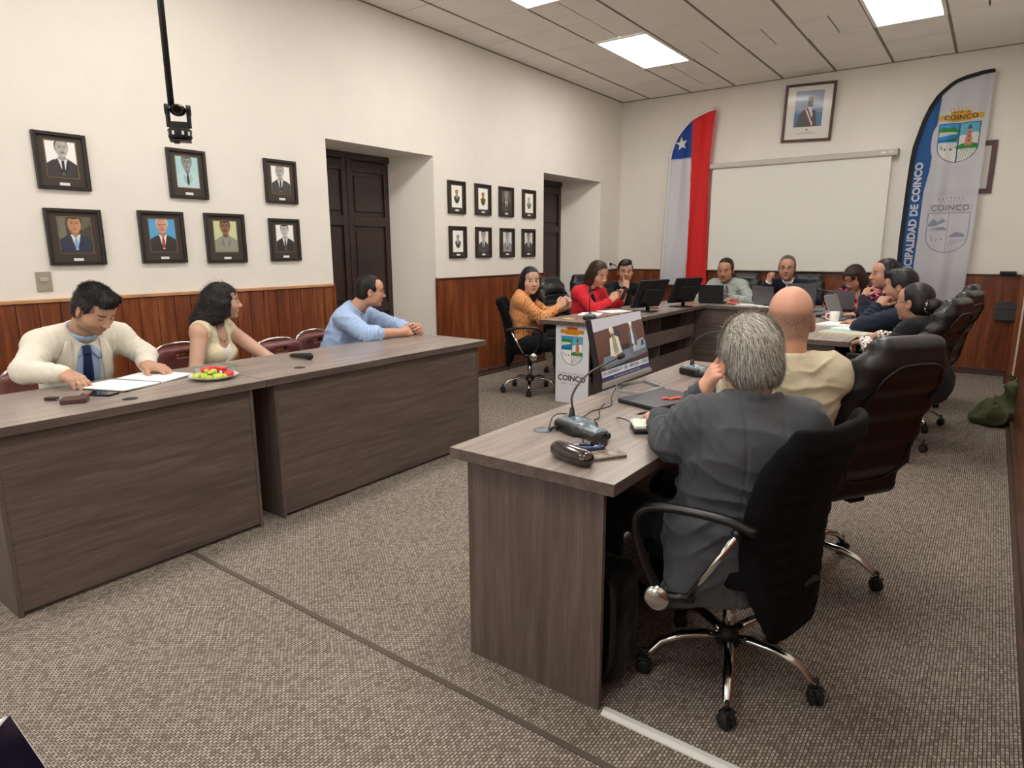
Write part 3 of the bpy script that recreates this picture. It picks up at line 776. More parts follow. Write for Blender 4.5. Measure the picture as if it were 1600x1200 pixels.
def visitor_chair(label,loc,rz,grp=None):
    t=empty('visitor_chair',(*loc[:2],0),rz,label,'chair',grp)
    S=Shape()
    S.box((0,-.215,.67),(.20,.022,.10),None,.02,.02); S.cone((-.13,-.218,.76),(.13,-.218,.76),.03,.03,.05); S.cone((-.165,-.215,.60),(-.15,-.215,.72),.03,.03,.03);S.cone((.165,-.215,.60),(.15,-.215,.72),.03,.03,.03)
    S.box((0,-.23,.735),(.055,.05,.012),None,.012,.02,-1)
    V,F=S.mesh(.008); V=relax(V,F,2); npmesh('backrest',V,F,M_vinyl,t)
    b=MB(); b.rbox((0,.0,.45),(.43,.42,.06),.08,6); b.build('seat',M_vinyl,t,.012)
    pts=[]
    b=MB(); b.tube(bezier([(-.205,-.20,.42),(-.205,-.235,.60),(-.195,-.25,.69),(-.14,-.252,.788),(0,-.252,.812),(.14,-.252,.788),(.195,-.25,.69),(.205,-.235,.60),(.205,-.20,.42)],40),.011,10); b.build('back_frame',M_chrome,t)
    for sx in(-1,1):
        for sy in(-1,1):
            b=MB(); b.tube([(sx*.205,sy*.19,.42),(sx*.215,sy*.21,.2),(sx*.22,sy*.225,.012)],.011,10); b.cyl((sx*.22,sy*.225,0),(sx*.22,sy*.225,.02),.014,n=10); b.build('leg',M_chrome,t)
    return t
FD=lambda dx,dy: math.atan2(-dx,dy)   # heading so that local +y points along (dx,dy)
g='burgundy vinyl chairs along the left wall'
v=visitor_chair('burgundy vinyl chair with chrome frame behind the man in the cream blazer',(.66,-7.86),FD(1,.05),g)
dup(v,(.47,-6.96,0),FD(1,.1),'burgundy vinyl chair with chrome frame behind the woman in the cream vest',g)
dup(v,(.82,-6.44,0),FD(1,.05),'empty burgundy vinyl chair with chrome frame, near the handheld microphone',g)
dup(v,(.60,-5.93,0),FD(1,.2),'burgundy vinyl chair with chrome frame under the man in light blue shirt',g)
task_chair('black task chair with looped arms under the man in dark grey suit',(4.105,-7.135),FD(-.975,.22),-5,toe=20)
task_chair('black task chair with looped arms under the woman in orange patterned shirt',(.97,-3.80),FD(.86,.5),75)
exec_chair('large dark brown leather chair behind the bald man in beige shirt',(4.145,-6.20),FD(-.84,.54),M_leatherb,ang=10)
EC=exec_chair('black leather chair behind the woman in the black cardigan',(4.16,-3.98),FD(-.96,.26),ang=20,grp='black leather chairs round the council tables')
g2='black leather chairs round the council tables'
def ec(label,x,y,dx,dy): return dup(EC,(x,y,0),FD(dx,dy),label,g2)
ec('black leather chair under the man in navy sweater, hand on his chin',4.21,-3.05,-.96,.28)
ec('black leather chair of the partly hidden man beside the navy sweater',4.18,-2.05,-1,.1)
ec('black leather chair behind the woman in pink floral blouse',3.62,-.62,-.12,-1)
ec('black leather chair behind the man with the raised fist, grey hair',2.76,-.60,-.12,-1)
ec('black leather chair behind the man in pale grey jacket',2.02,-.60,0,-1)
ec('black leather chair behind the man in black resting finger on lips',.72,-1.85,.93,-.36)
ec('black leather chair behind the woman in the red jacket',.82,-2.72,.96,-.2)
# ================================================================== PEOPLE
def lighter(h):
    h=h.lstrip('#'); q=[int(h[i:i+2],16) for i in (0,2,4)]; g=sum(q)/3; q=[x*.88+g*.12 for x in q]; return '#%02x%02x%02x'%tuple(min(255,int(x*1.07+d)) for x,d in zip(q,(6,10,12)))
def skinmat():
    m=mat_attr('skin',.48,.35,bmp=(220,.12,.001),sss=.12); return m
M_skin=skinmat()
M_hair={}
def hairmat(name,a,b_,rough=.42,sc=260):
    m,nt,b,N,L=_nodes(name); setc(b,a,rough,spec=.35)
    v=coords(nt,(1,1,.22)); f=noise(nt,v,sc,3,.6); L.new(ramp(nt,f,[(.35,a),(.65,b_)]),b.inputs['Base Color']); bump(nt,b,f,.6,.003); return m
HC=dict(b=('#0c0a0a','#2a2220'),br=('#1c110d','#4a2e20'),g=('#4a443f','#8d857b'),gs=('#5a534c','#ddd6ca'),dg=('#2b2521','#857a70'),bk=('#0d0a09','#1d1614'),fr=('#7d6858','#b9a28d'))
M_hairx=mat_attr('hair',.42,.35,bmp=(240,.35,.002))
M_lens=None
def cloth(name,c1,rough=.85,fold=(16,.35,.012),weave=500,pattern=None,sheen=.1):
    if isinstance(c1,str): c1=hexc(c1)
    m,nt,b,N,L=_nodes(name); setc(b,c1,rough,spec=.25); b.inputs['Sheen Weight'].default_value=sheen
    v=coords(nt); f=noise(nt,v,fold[0],3,.5,.5); g=noise(nt,v,weave,2); h=math_(nt,'MULTIPLY_ADD',g,.05,f); bump(nt,b,h,fold[1],fold[2])
    if pattern: L.new(pattern(nt,v),b.inputs['Base Color'])
    return m
def pat_orange(nt,v):
    w=nt.nodes.new('ShaderNodeTexWave'); w.inputs['Scale'].default_value=20; w.inputs['Distortion'].default_value=3; w.inputs['Detail'].default_value=1; nt.links.new(v,w.inputs[0])
    a=ramp(nt,w.outputs['Fac'],[(.0,hexc('#9a5a30')),(.12,hexc('#c47a40')),(.2,hexc('#dd9a58')),(.7,hexc('#e3a869')),(1,hexc('#d8906c'))])
    vo=nt.nodes.new('ShaderNodeTexVoronoi'); vo.inputs['Scale'].default_value=16; nt.links.new(v,vo.inputs[0])
    return mixc(nt,ramp(nt,vo.outputs['Distance'],[(.12,(1,1,1)),(.2,(0,0,0))]),a,hexc('#c44f38'))
def pat_floral(nt,v):
    n=noise(nt,v,17,3,.6,1.5); return ramp(nt,n,[(.5,hexc('#17181c')),(.54,hexc('#e8447c')),(.6,hexc('#f0769c')),(.66,hexc('#17181c'))],'CONSTANT')
def pat_lace(nt,v):
    n=noise(nt,v,60,2,.5); return ramp(nt,n,[(.46,hexc('#efe6dc')),(.52,hexc('#4a3b3c'))],'CONSTANT')
def pat_plaid(nt,v):
    n=noise(nt,v,40,2,.5); return ramp(nt,n,[(.42,hexc('#4d4650')),(.5,hexc('#9a8f90')),(.6,hexc('#5a3b40'))])
M_c=dict(
 cream=cloth('cream_blazer_cloth','#ded8c8'), bluesh=cloth('pale_blue_shirt','#9fb6d6'), tie=cloth('navy_tie_silk','#14284f',.5), vest=cloth('cream_vest_cloth','#ddd3b0'), top=cloth('white_top','#ece8dd'),
 blue=cloth('light_blue_shirt','#a3bbdf',fold=(13,.5,.014)), orange=cloth('orange_print_cloth','#d8894a',pattern=pat_orange), red=cloth('red_jacket_cloth','#c9232f'), black=cloth('black_cloth','#121316'), navy=cloth('navy_wool','#1a2233'), dnavy=cloth('dark_navy_cloth','#15192a'),
 greyj=cloth('pale_grey_jacket','#a3aaa4',fold=(12,.5,.014)), floral=cloth('pink_floral_cloth','#222',pattern=pat_floral) if False else cloth('pink_floral_cloth','#222222',pattern=pat_floral), lace=cloth('patterned_blouse','#efe6dc',pattern=pat_lace), plaid=cloth('plaid_shirt','#888888',pattern=pat_plaid),
 suit=cloth('charcoal_suit_cloth','#484a4e',fold=(11,.35,.014),weave=700), beige=cloth('beige_shirt_cloth','#c2b69b',fold=(12,.5,.016)), white=cloth('white_shirt_cloth','#dfe2e8'), dk=cloth('dark_trouser_cloth','#16171c'), jean=cloth('denim','#2a3446'), shoe=mat('black_shoe_leather','#0d0c0c',.35))
Rz=lambda a:np.array([[math.cos(a),-math.sin(a),0],[math.sin(a),math.cos(a),0],[0,0,1]])
def frame(f,up=(0,0,1),pitch=0,roll=0):
    """columns right, forward, up"""
    f=nv((f[0],f[1],f[2] if len(f)>2 else 0)); up=np.array(up,float); r=nv(np.cross(f,up)); u=np.cross(r,f)
    p=R(pitch); f2=f*math.cos(p)+u*math.sin(p); u2=u*math.cos(p)-f*math.sin(p)
    q=R(roll); r3=r*math.cos(q)+u2*math.sin(q); u3=u2*math.cos(q)-r*math.sin(q)
    return np.stack([r3,f2,u3],1)
def ik(S,W,la,lb,pole):
    d=W-S; L=np.linalg.norm(d)
    if L>la+lb-.005: 
        k=(L)/(la+lb-.005); la*=k; lb*=k
    a=(la*la-lb*lb+L*L)/(2*L); h=math.sqrt(max(0,la*la-a*a)); dn=d/L; p=np.array(pole,float); p=nv(p-dn*(p@dn)); return S+dn*a+p*h
def hand_prims(S,w,d,n,side,curl=.5,thumb=.4,s=1.0,spread=1.0,index=None):
    """w wrist, d finger direction, n palm normal, side +1 right / -1 left"""
    d=nv(d); n=nv(np.array(n,float)-d*(np.array(n,float)@d)); u=nv(np.cross(d,n))*side
    P=lambda a,b,c:w+(d*a+u*b+n*c)*s
    S.cone(P(-.02,0,0),P(.02,.0,0),.024*s,.024*s,.02)
    Rm=np.stack([u,d,n],1)
    S.box(P(.05,0,.002),(.038*s,.045*s,.013*s),Rm,.012*s,.02)
    S.cone(P(.022,.018,.006),P(.055,.03,.008),.016*s,.014*s,.02)
    for i,(off,base,ln,r) in enumerate(((.030,.090,.074,.0092),(.010,.094,.082,.0094),(-.010,.090,.075,.0090),(-.029,.082,.060,.0080))):
        c=curl if index is None or i!=0 else index
        c=c*(1+.06*i); p=P(base-.008,off,0); ang=0; fan=off*2.2*spread
        S.cone(P(.05,off*.8,-.002),p,.011*s,.0105*s,.012)
        for q,(fr,dc) in enumerate(((.45,.75),(.30,1.0),(.25,.7))):
            ang+=c*dc*1.25; dd=nv(d*math.cos(ang)+n*math.sin(ang)+u*fan*(1-q*.3)); p2=p+dd*ln*fr*s
            S.cone(p,p2,(r-.0006*q)*s,(r-.0006*(q+1))*s,.006); p=p2
    p=P(.026,.030,.006)
    dd=nv(d*.62+u*(.75-thumb*.5)+n*(.25+thumb*.7))
    for q,(ln,r) in enumerate(((.042,.0125),(.033,.011),(.026,.0098))):
        p2=p+dd*ln*s; S.cone(p,p2,r*s,(r-.0012)*s,.010); p=p2; dd=nv(dd+(d*.35-u*.25+n*.1*thumb)*.8)
def head_prims(S,c,M,s,fem=0,jaw=1.0,nose=1.0,ears=True):
    P=lambda x,y,z:c+M@(np.array([x,y,z])*s)
    E=lambda p,r,k=.02,op=1,Mr=None:S.ell(P(*p),np.array(r)*s,M if Mr is None else M@Mr,k*s,op)
    C=lambda a,b,ra,rb,k=.01:S.cone(P(*a),P(*b),ra*s,rb*s,k*s)
    E((0,-.015,.035),(.075,.096,.087)); E((0,.026,-.018),(.063 if fem else .067,.067,.092),.03)
    E((0,.022,-.064),(.056*jaw if not fem else .047*jaw,.058,.044),.03); E((0,.070,-.098),(.020,.018,.015),.02)
    E((0,.040,.046),(.060,.052,.048),.03)
    if not fem: C((-.032,.083,.020),(.032,.083,.020),.009,.009,.014)
    for q in(-1,1):
        E((q*.040,.058,-.026),(.024,.024,.026),.03)
        E((q*.031,.101,.003),(.019,.014,.0115),.012,-1)
        E((q*.012,.101,-.034),(.0085,.010,.0075),.008)
        if ears:
            E((q*.079,-.010,-.008),(.0085,.019,.031),.008,1,Rz(q*-.35)); E((q*.0885,-.004,-.004),(.0055,.010,.017),.006,-1,Rz(q*-.35)); E((q*.078,-.006,-.033),(.006,.008,.009),.008)
    C((0,.091,.012),(0,.112*nose,-.028),.0072,.0115,.014)
    C((-.019,.0875,-.0585),(0,.0935,-.0565),.0052,.0065,.008); C((.019,.0875,-.0585),(0,.0935,-.0565),.0052,.0065,.008)
    C((-.015,.0875,-.0685),(.015,.0875,-.0685),.0072,.0072,.010)
    S.ell(P(0,.103,-.0628),np.array((.021,.010,.0014))*s,M,.004*s,-1)
def paint(V,c,M,s,p):
    """vertex colours of head + hands from head-local position"""
    L=(V-c)@M/s; x,y,z=L.T; col=np.zeros((len(V),3)); base=np.array(hexc(p['skin'])); col[:]=base
    col*=(1+.05*fbm(V,30))[:,None]
    inh=(np.linalg.norm(L,axis=1)<.17)
    def mix(m,cc,a=1.0):
        nonlocal col
        m=np.clip(m*inh*a,0,1)[:,None]; col=col*(1-m)+np.array(hexc(cc) if isinstance(cc,str) else cc)*m
    g=lambda v,e=.002:np.clip(.5+v/(2*e),0,1)
    front=(y>.05)
    red=tuple(base*np.array([1.05,.78,.74]))
    for q in(-1,1): mix(np.exp(-(((x-q*.042)/.018)**2+((z+.03)/.02)**2))*front,red,.45)
    mix(np.exp(-((x/.014)**2+((z+.028)/.016)**2))*(y>.095),red,.5)
    mix((np.abs(x)>.078)*1.0,red,.5)
    if p.get('stubble'): mix(np.clip((-.035-z)/.02,0,1)*(z>-.125)*(y>-.02)*(1-np.exp(-((np.abs(x)-0)/.012)**2)*0)*(z<-.03),tuple(base*.42),p['stubble']); mix(g(.006-np.abs(z+.047),.003)*(np.abs(x)<.026)*front,tuple(base*.35),p['stubble'])
    lip=g(1-np.sqrt((x/.0235)**2+((z+.0633)/.0125)**2),.15)*(y>.075); mix(lip,p.get('lip',tuple(base*np.array([.72,.45,.42]))),.8)
    mix(g(.0016-np.abs(z+.0628),.0012)*(np.abs(x)<.021)*(y>.07),tuple(base*.3),.8)
    bw=p.get('browc','#1b1412')
    for q in(-1,1):
        zb=.0245-.10*(np.abs(x-q*.030))**1.3*2; mix(g(.0042-np.abs(z-zb),.002)*g(.0175-np.abs(x-q*.033),.003)*(y>.055),bw,p.get('brow',.85))
        mix(np.exp(-(((x-q*.031)/.017)**2+((z-.002)/.011)**2))*(y>.055),tuple(base*.62),.5)
    if p.get('fringe'):
        m=np.clip((.050+.15*y-z)/.02,0,1)*np.clip((z+.082)/.015,0,1)*np.clip((.03-y)/.02,0,1)*(.75+.25*fbm(V,120)); mix(m,'#6b5a4d',p['fringe'])
    if p.get('buzz'): 
        zz=p['buzz']; m=np.clip((z-zz(x,y))/.012,0,1)*p.get('buzza',.8); mix(m,p.get('buzzc','#57504a'),1)
    return col
def eyes(c,M,s,p):
    V=[];F=[];C=[];o=0
    for q in(-1,1):
        n,m=18,12; vs=[];cs=[]
        gaze=nv(p.get('gaze',(0,1,-.05))); lid=p.get('lid',.35)
        for i in range(m+1):
            ph=math.pi*i/m
            for j in range(n):
                th=2*math.pi*j/n; d=np.array([math.sin(ph)*math.cos(th),math.cos(ph),math.sin(ph)*math.sin(th)])
                vs.append(np.array([q*.031,.0815,.0035])+d*.0122)
                cc=np.array(hexc('#bdb2a8')); a=math.degrees(math.acos(max(-1,min(1,float(d@gaze)))))
                if a<34: cc=np.array(hexc('#2a1a12'))
                if a<16: cc=np.array(hexc('#050404'))
                if d[2]>1-lid*1.6 or d[2]<-.62: cc=np.array(hexc(p['skin']))*.8
                elif d[2]>1-lid*1.6-.16: cc=np.array(hexc('#1a1210'))
                cs.append(cc)
        for i in range(m):
            for j in range(n): F.append([o+i*n+j,o+i*n+(j+1)%n,o+(i+1)*n+(j+1)%n,o+(i+1)*n+j])
        V+=vs;C+=cs;o+=len(vs)
    V=np.array(V)*s; return c+V@M.T,np.array(F),np.array(C)
def folds(V,F,arms,hipz,amp=1.0,waist=None,wa=1.0,seam=None):
    N=vnormals(V,F); w_=V+.05*np.stack([vnoise(V,7),vnoise(V+3.1,7),vnoise(V+7.7,7)],1); d=amp*(.004*fbm(V,8,2)+.006*((1-np.abs(fbm(w_*np.array([1,1,1.5]),7.5,2)))**4-.35)*1.35)
    for (S,E,W) in arms:
        for (c,ax,rad,fr) in((E,nv(W-S),.10,34),(S*.72+E*.28,nv(E-S),.09,26),(E*.35+W*.65,nv(W-E),.11,24)):
            r=np.linalg.norm(V-c,axis=1); ph=(V-c)@ax*fr*6.28/ .9+3.2*vnoise(V,9)+2*vnoise(V,4)
            d+=amp*.0085*np.exp(-(r/rad)**2)*((1-np.abs(np.sin(ph*.5)))**1.5-.3)
    if waist is not None:
        c,u=waist; h=(V-c)@u; d+=wa*amp*.006*np.exp(-((h-.03)/.13)**2)*((1-np.abs(np.sin(h*42+4*vnoise(V,5))))**1.5-.3)
    if seam is not None:
        o_,C_,sw_,zt_=seam; Lc=(V-o_)@C_; bk=Lc[:,1]<0
        d-=.0035*np.exp(-(Lc[:,0]/.0045)**2)*bk*(np.abs(Lc[:,0])<.02)
        xa=np.abs(Lc[:,0])-(sw_-.030+.5*np.maximum(0,zt_-.13-Lc[:,2])**1.3); d-=.0035*np.exp(-(xa/.0045)**2)*(Lc[:,2]>zt_-.22)
    return V+N*d[:,None]
def drape(shape,C,o,pts,th=.004,off=.0045,name='patch',m=None,parent=None,loc=None,back=False,smooth=True):
    """pts: nu x nv x 2 (x,z) grid in the chest frame, dropped on the garment from the front"""
    G=np.array(pts,float); nu,nw=G.shape[:2]; g=G.reshape(-1,2); dr=C[:,1]*(-1 if back else 1)
    Q=o+g[:,:1]*C[:,0]+g[:,1:]*C[:,2]+dr*.42; t=np.zeros(len(g))
    for _ in range(60): 
        e=shape.dist(Q-dr*t[:,None]); t+=np.clip(e*.8,-.003,.08)
    t=np.minimum(t,.60); A=Q-dr*(t-off-th)[:,None]; B=Q-dr*(t-off)[:,None]
    V=np.concatenate([A,B]); i=np.arange(nu*nw).reshape(nu,nw); K=nu*nw
    f=np.stack([i[:-1,:-1],i[1:,:-1],i[1:,1:],i[:-1,1:]],-1).reshape(-1,4); fs=[f,f[:,::-1]+K]
    for e in (i[0,:],i[-1,::-1],i[::-1,0],i[:,-1]): fs.append(np.stack([e[:-1],e[1:],e[1:]+K,e[:-1]+K],-1))
    return npmesh(name,V,np.concatenate(fs),m,parent,loc,smooth)
def strip(path,w0,w1=None,n=4,m=14):
    """grid following a polyline in (x,z) with width w (towards +x)"""
    P=np.array(path,float); t=np.linspace(0,1,len(P)); tt=np.linspace(0,1,m); X=np.interp(tt,t,P[:,0]); Z=np.interp(tt,t,P[:,1])
    W=np.interp(tt,np.linspace(0,1,len(np.atleast_1d(w0))),np.atleast_1d(w0)) if np.ndim(w0) else np.full(m,w0)
    u=np.linspace(0,1,n); return np.stack([X[:,None]+W[:,None]*u[None,:],np.repeat(Z[:,None],n,1)],-1)
def strands(V,N,keep,flow,n,length,wd,lift=.25,seed=1,jit=.35,seg=4,curl=0,gravity=0):
    rg=np.random.default_rng(seed); idx=np.flatnonzero(keep); idx=rg.choice(idx,n); P=V[idx]+rg.normal(0,.0012,(n,3)); Nn=N[idx]
    D=flow(P); D=D-Nn*np.sum(D*Nn,1)[:,None]; D/=np.maximum(1e-6,np.linalg.norm(D,axis=1))[:,None]
    D=D+rg.normal(0,jit,(n,3))*.5+Nn*lift*rg.uniform(.3,1.3,(n,1)); D/=np.linalg.norm(D,axis=1)[:,None]
    L=length*rg.uniform(.55,1.2,n)/seg; side=np.cross(D,Nn); side/=np.maximum(1e-6,np.linalg.norm(side,axis=1))[:,None]
    rows=[]; Q=P-Nn*.001; ph=rg.uniform(0,6.28,n)
    for k in range(seg+1):
        w=wd*(1-(k/seg)**1.5*.85); rows.append(np.stack([Q-side*w/2,Q+side*w/2],1))
        Q=Q+D*L[:,None]; D=D-Nn*(lift*.55/seg)*1.0+np.array([0,0,-1])*gravity/seg
        if curl: D=D+side*(np.sin(ph+k*1.9)*curl)[:,None]+Nn*(np.cos(ph+k*1.9)*curl*.5)[:,None]
        D/=np.linalg.norm(D,axis=1)[:,None]
    A=np.stack(rows,1) # n,seg+1,2,3
    Vn=A.reshape(-1,3); b=np.arange(n)[:,None]*(seg+1)*2+np.arange(seg)[None,:]*2
    Fq=np.stack([b,b+1,b+3,b+2],-1).reshape(-1,4); return Vn,Fq
def merge(parts):
    V=[];F=[];C=[];o=0
    for q in parts: V.append(q[0]);F.append(np.asarray(q[1])+o);o+=len(q[0]); C.append(q[2] if len(q)>2 else None)
    return np.concatenate(V),np.concatenate(F),(np.concatenate(C) if C[0] is not None else None)
def glasses(parent,loc,c,M,s,m,w=.023,h=.016,r=.0014,lens=True):
    b=MB(); Mt=Matrix([[*(M[i]*s),c[i]-loc[i]] for i in range(3)]+[[0,0,0,1]])
    for q in(-1,1):
        pts=[]
        for i in range(20):
            a=2*math.pi*i/20; ca,sa=math.cos(a),math.sin(a)
            pts.append((q*.033+w*np.sign(ca)*abs(ca)**.7,.1095-abs(q*.033+w*ca)**2*3.2,.002+h*np.sign(sa)*abs(sa)**.7))
        b.tube(pts,r,6,closed=True,M=Mt)
        b.tube([(q*(.033+w),.1005,.006),(q*.074,.07,.008),(q*.0835,.01,.006),(q*.085,-.012,-.006)],r*1.1,6,M=Mt)
    b.tube([(-.010,.112,.005),(0,.1155,.008),(.010,.112,.005)],r,6,M=Mt)
    return b.build('glasses',m,parent)
M_gl=mat('spectacle_frame','#1a1310',.3); M_glm=mat('metal_spectacle_frame','#5b4a3a',.3,.8)
def person(label,hip,hc,face,chest,s=1.0,hs=1.08,pitch=0,roll=0,fem=False,w=1.0,belly=0,skin='#a8755a',pal=None,legs=None,arms=None,
           hair=None,clothes=(),sh_w=None,nb=None,h=.007,hf=.0045,bare=0,hunch=0,knee_dir=None,glass=None,jaw=1.0,trousers='dk',shz=0,extra=None,nk=1.0):
    hip=np.array(hip,float); hc=np.array(hc,float); M=frame(face,pitch=pitch,roll=roll)
    if nb is None: nb=hc+np.array([0,0,-.165*s])-nv((chest[0],chest[1],0))*(.035+.0)*s
    nb=np.array(nb,float); t=nv(nb-hip); L=np.linalg.norm(nb-hip)
    f0=np.array([chest[0],chest[1],0.]); r=nv(np.cross(f0,(0,0,1))); 
    t2=nv(t-r*(t@r)); f=np.cross(t2,r); C=np.stack([r,f,t2],1)
    ax=lambda x,y,z: hip+ (nb-hip)*(z/.47) + (r*x+f*y)*s
    sw=(sh_w or (.152 if fem else .185))
    pal=pal or {}; pal['skin']=skin=lighter(skin)
    Sj=[ax(q*sw,.01-hunch*.5,.425+shz) for q in(1,-1)]
    AR=[];HD=[]
    for i,q in enumerate((1,-1)):
        a=(arms or {}).get('R' if q==1 else 'L') or dict(w=ax(q*.2,.16,.02),d=f,n=(0,0,-1))
        W=np.array(a['w'],float); pole=a.get('pole',r*q*.8-f*.5+np.array([0,0,-1.])*.6)
        E=np.array(a['e'],float) if 'e' in a else ik(Sj[i],W,.29*s,.255*s,pole); AR.append((Sj[i],E,W)); HD.append(a)
    def torso(g=0,low=0,k=.05):
        S=Shape()
        S.ell(ax(0,-.01,-.02),np.array((.165*w,.125,.13))*s+g,C,k); S.ell(ax(0,.005+belly*.5,.13),np.array((.145*w+belly*.4,.112+belly,.14))*s+g,C,k)
        S.ell(ax(0,.0,.27),np.array((.158*w,.115+belly*.3,.16))*s+g,C,k); S.ell(ax(0,-.008,.385),np.array((.145*w,.092,.085))*s+g,C,k)
        if hunch: S.ell(ax(0,-.045,.33),np.array((.13*w,.09,.12))*s+g,C,.07)
        for q,sj in((1,Sj[0]),(-1,Sj[1])):
            S.cone(ax(q*.06,-.01,.42),sj,.055*s+g,.056*s+g,.04)
            S.cone(ax(q*.02,-.018,.468),ax(q*.14,-.010,.440),.040*s+g,.043*s+g,.05)
            if fem: S.ell(ax(q*.07,.085,.27),np.array((.062,.055,.058))*s+g,C,.04)
        return S
    def arm(S,g=0,upto=1.0,frm=0,rb=1.0,g2=None):
        g2=g if g2 is None else g2
        for (A,E,W) in AR:
            e=E+(W-E)*max(0,min(1,upto)); 
            if frm==0: S.cone(A,E if upto>0 else A+(E-A)*(1+upto),.056*s*rb+g,(.046*s*rb+g2),.03)
            if upto>0: S.cone(E,e,.044*s*rb+g2,(.044-.015*upto)*s*rb+g2,.02)
        return S
    ntop=hc+M@(np.array([0,-.032,-.06])*hs)
    loc=(hip[0],hip[1],0)
    # ---- body
    parts=[]
    B=torso(-.004 if not bare else 0); arm(B,0 if bare else -.003,.96)
    kd=nv((*(knee_dir or chest),0)) if not (knee_dir and len(knee_dir)==3) else nv(knee_dir)
    kr=nv(np.cross(kd,(0,0,1))); KN=[];AN=[]
    for q in(1,-1):
        a=hip+kr*q*.085*s+np.array([0,0,-.02]); kn=hip+kr*q*.14*s+kd*.42*s+np.array([0,0,-.02]); an=np.array([kn[0],kn[1],.11])+kd*.03+kr*q*.01
        if legs: kn,an=[np.array(v,float) for v in legs[0 if q==1 else 1]]
        KN.append((a,kn,an))
        B.cone(a,kn,.078*s,.05*s,.04); B.cone(kn,an,.048*s,.034*s,.03); B.cone(an,an+kd*.14+np.array([0,0,-.055]),.034*s,.022*s,.02)
    B.cone(nb+(hip-nb)*.06,ntop,(.052 if fem else .056)*s*nk,(.050 if fem else .055)*s*nk,.03)
    V,F=B.mesh(.007 if bare else .010); V=relax(V,F,1); parts.append((V,F,paint(V,hc,M,hs,pal)*np.ones((len(V),1))))
    Hs=Shape(); head_prims(Hs,hc,M,hs,fem,jaw,ears=True); Hs.cone(nb+(hip-nb)*.02,ntop,(.0525 if fem else .0565)*s*nk,(.0505 if fem else .0555)*s*nk,.03)
    V,F=Hs.mesh(hf); V=relax(V,F,1,.35); parts.append((V,F,paint(V,hc,M,hs,pal)))
    ev,ef,ec_=eyes(hc,M,hs,pal); parts.append((ev,ef,ec_))
    for (A,E,W),a,q in zip(AR,HD,(1,-1)):
        if a.get('hide'): continue
        HS=Shape(); HS.cone(E+(W-E)*.45,W,.0375*s,.0285*s,.02); hand_prims(HS,W,np.array(a['d'],float),a['n'],q,a.get('curl',.5),a.get('thumb',.4),s*a.get('hs',1.0),a.get('spread',1.0),a.get('index'))
        V,F=HS.mesh(min(hf,.0042)); V=relax(V,F,1,.3); cc=np.ones((len(V),3))*np.array(hexc(skin)); 
        fd=(V-W)@nv(a['d']); cc*=(1-.10*np.clip((fd-.06)/.1,0,1)*np.array([[0.],[.9],[1.]]).T[0][None,:].repeat(len(V),0) if False else (1-.0*fd))[:,None]*(1+.05*fbm(V,50))[:,None]
        parts.append((V,F,cc))
    V,F,Cc=merge(parts)
    body=npmesh('person',V,F,M_skin,None,loc,True,Cc); tag(body,label,'person')
    ctx=dict(C=C,ax=ax,AR=AR,hip=hip,nb=nb,hc=hc,M=M,s=s,hs=hs,loc=loc,body=body,r=r,f=f,torso=torso,arm=arm,ntop=ntop)
    # ---- clothes
    for cl in clothes:
        kind=cl['k']; g=cl.get('g',.008); S=torso(g); upto=cl.get('upto',.93); arm(S,cl.get('ga',g),upto,g2=cl.get('gf',cl.get('ga',g)))
        if kind=='jacket':
            S.ell(ax(0,-.01,-.03),np.array((.175*w,.14,.15))*s+g,C,.05)
            if cl.get('tail'): 
                for q in(-1,-.35,.3): S.cone(ax(q*.11,-.08,.03),ax(q*.135-.01,-.115,-.22),.07*s,.055*s,.05)
                S.box(ax(0,0,-.375),(.6,.6,.125),C,.001,.012,-1)
            for q in(0,1): S.cone(ax((-1)**q*.08,-.008,.447),AR[q][0]+(nb-hip)*.022+r*(-1)**q*.008,.048*s+g,.054*s+g,.025)
        up=ntop-nb; neck0=nb+(hip-nb)*.03
        cr=cl.get('cr',.062)*s
        if cl.get('collar',True):
            cl_h=cl.get('ch',.032); 
            for i in range(16):
                a0=2*math.pi*i/16; a1=2*math.pi*(i+1)/16
                if kind=='jacket' and math.cos(a0)>.15 and math.cos(a1)>.15-.4: continue
                P_=lambda a,hh:neck0+up*(hh+.12*(1-math.cos(a))*.9)+(r*math.sin(a)*1.0+f*math.cos(a)*.92)*(cr+.004)
                S.cone(P_(a0,.12),P_(a1,.12),.011,.011,.012); S.cone(P_(a0,.12+cl_h/.12*.35),P_(a1,.12+cl_h/.12*.35),.008,.008,.014)
                for q_ in cl.get('rings',()): S.cone(P_(a0,q_),P_(a1,q_),.009,.009,.014)
        else: S.cone(neck0+(hip-nb)*.02,neck0+up*.2,cr*1.05,cr*1.05,.02)
        S.cone(neck0-up*.35,neck0+up*1.4,cr*.93,cr*1.0,.008,-1)
        for (c0,rr) in cl.get('cut',()): S.ell(ax(*c0),np.array(rr)*s,C,.012,-1)
        for c in cl.get('cutw',()): S.cone(*c)
        for c in cl.get('addw',()): S.cone(*c)
        if kind=='sleeveless': pass
        V,F=S.mesh(cl.get('h',h)); V=relax(V,F,1); V=folds(V,F,AR,hip[2],cl.get('amp',1.0),(ax(0,0,.1),t),cl.get('wa',1.0),(hip,C,sw,L) if cl.get('seams') else None)
        o=npmesh(cl['n'],V,F,M_c[cl['m']],body,loc); ctx[cl['n']]=o; ctx['S_'+cl['n']]=S
    # ---- trousers, shoes
    S=Shape(); S.ell(ax(0,-.01,-.04),np.array((.175*w,.135,.12))*s+.004,C,.05)
    for a,kn,an in KN: S.cone(a,kn,.088*s,.066*s,.04); S.cone(kn,an,.062*s,.052*s,.03)
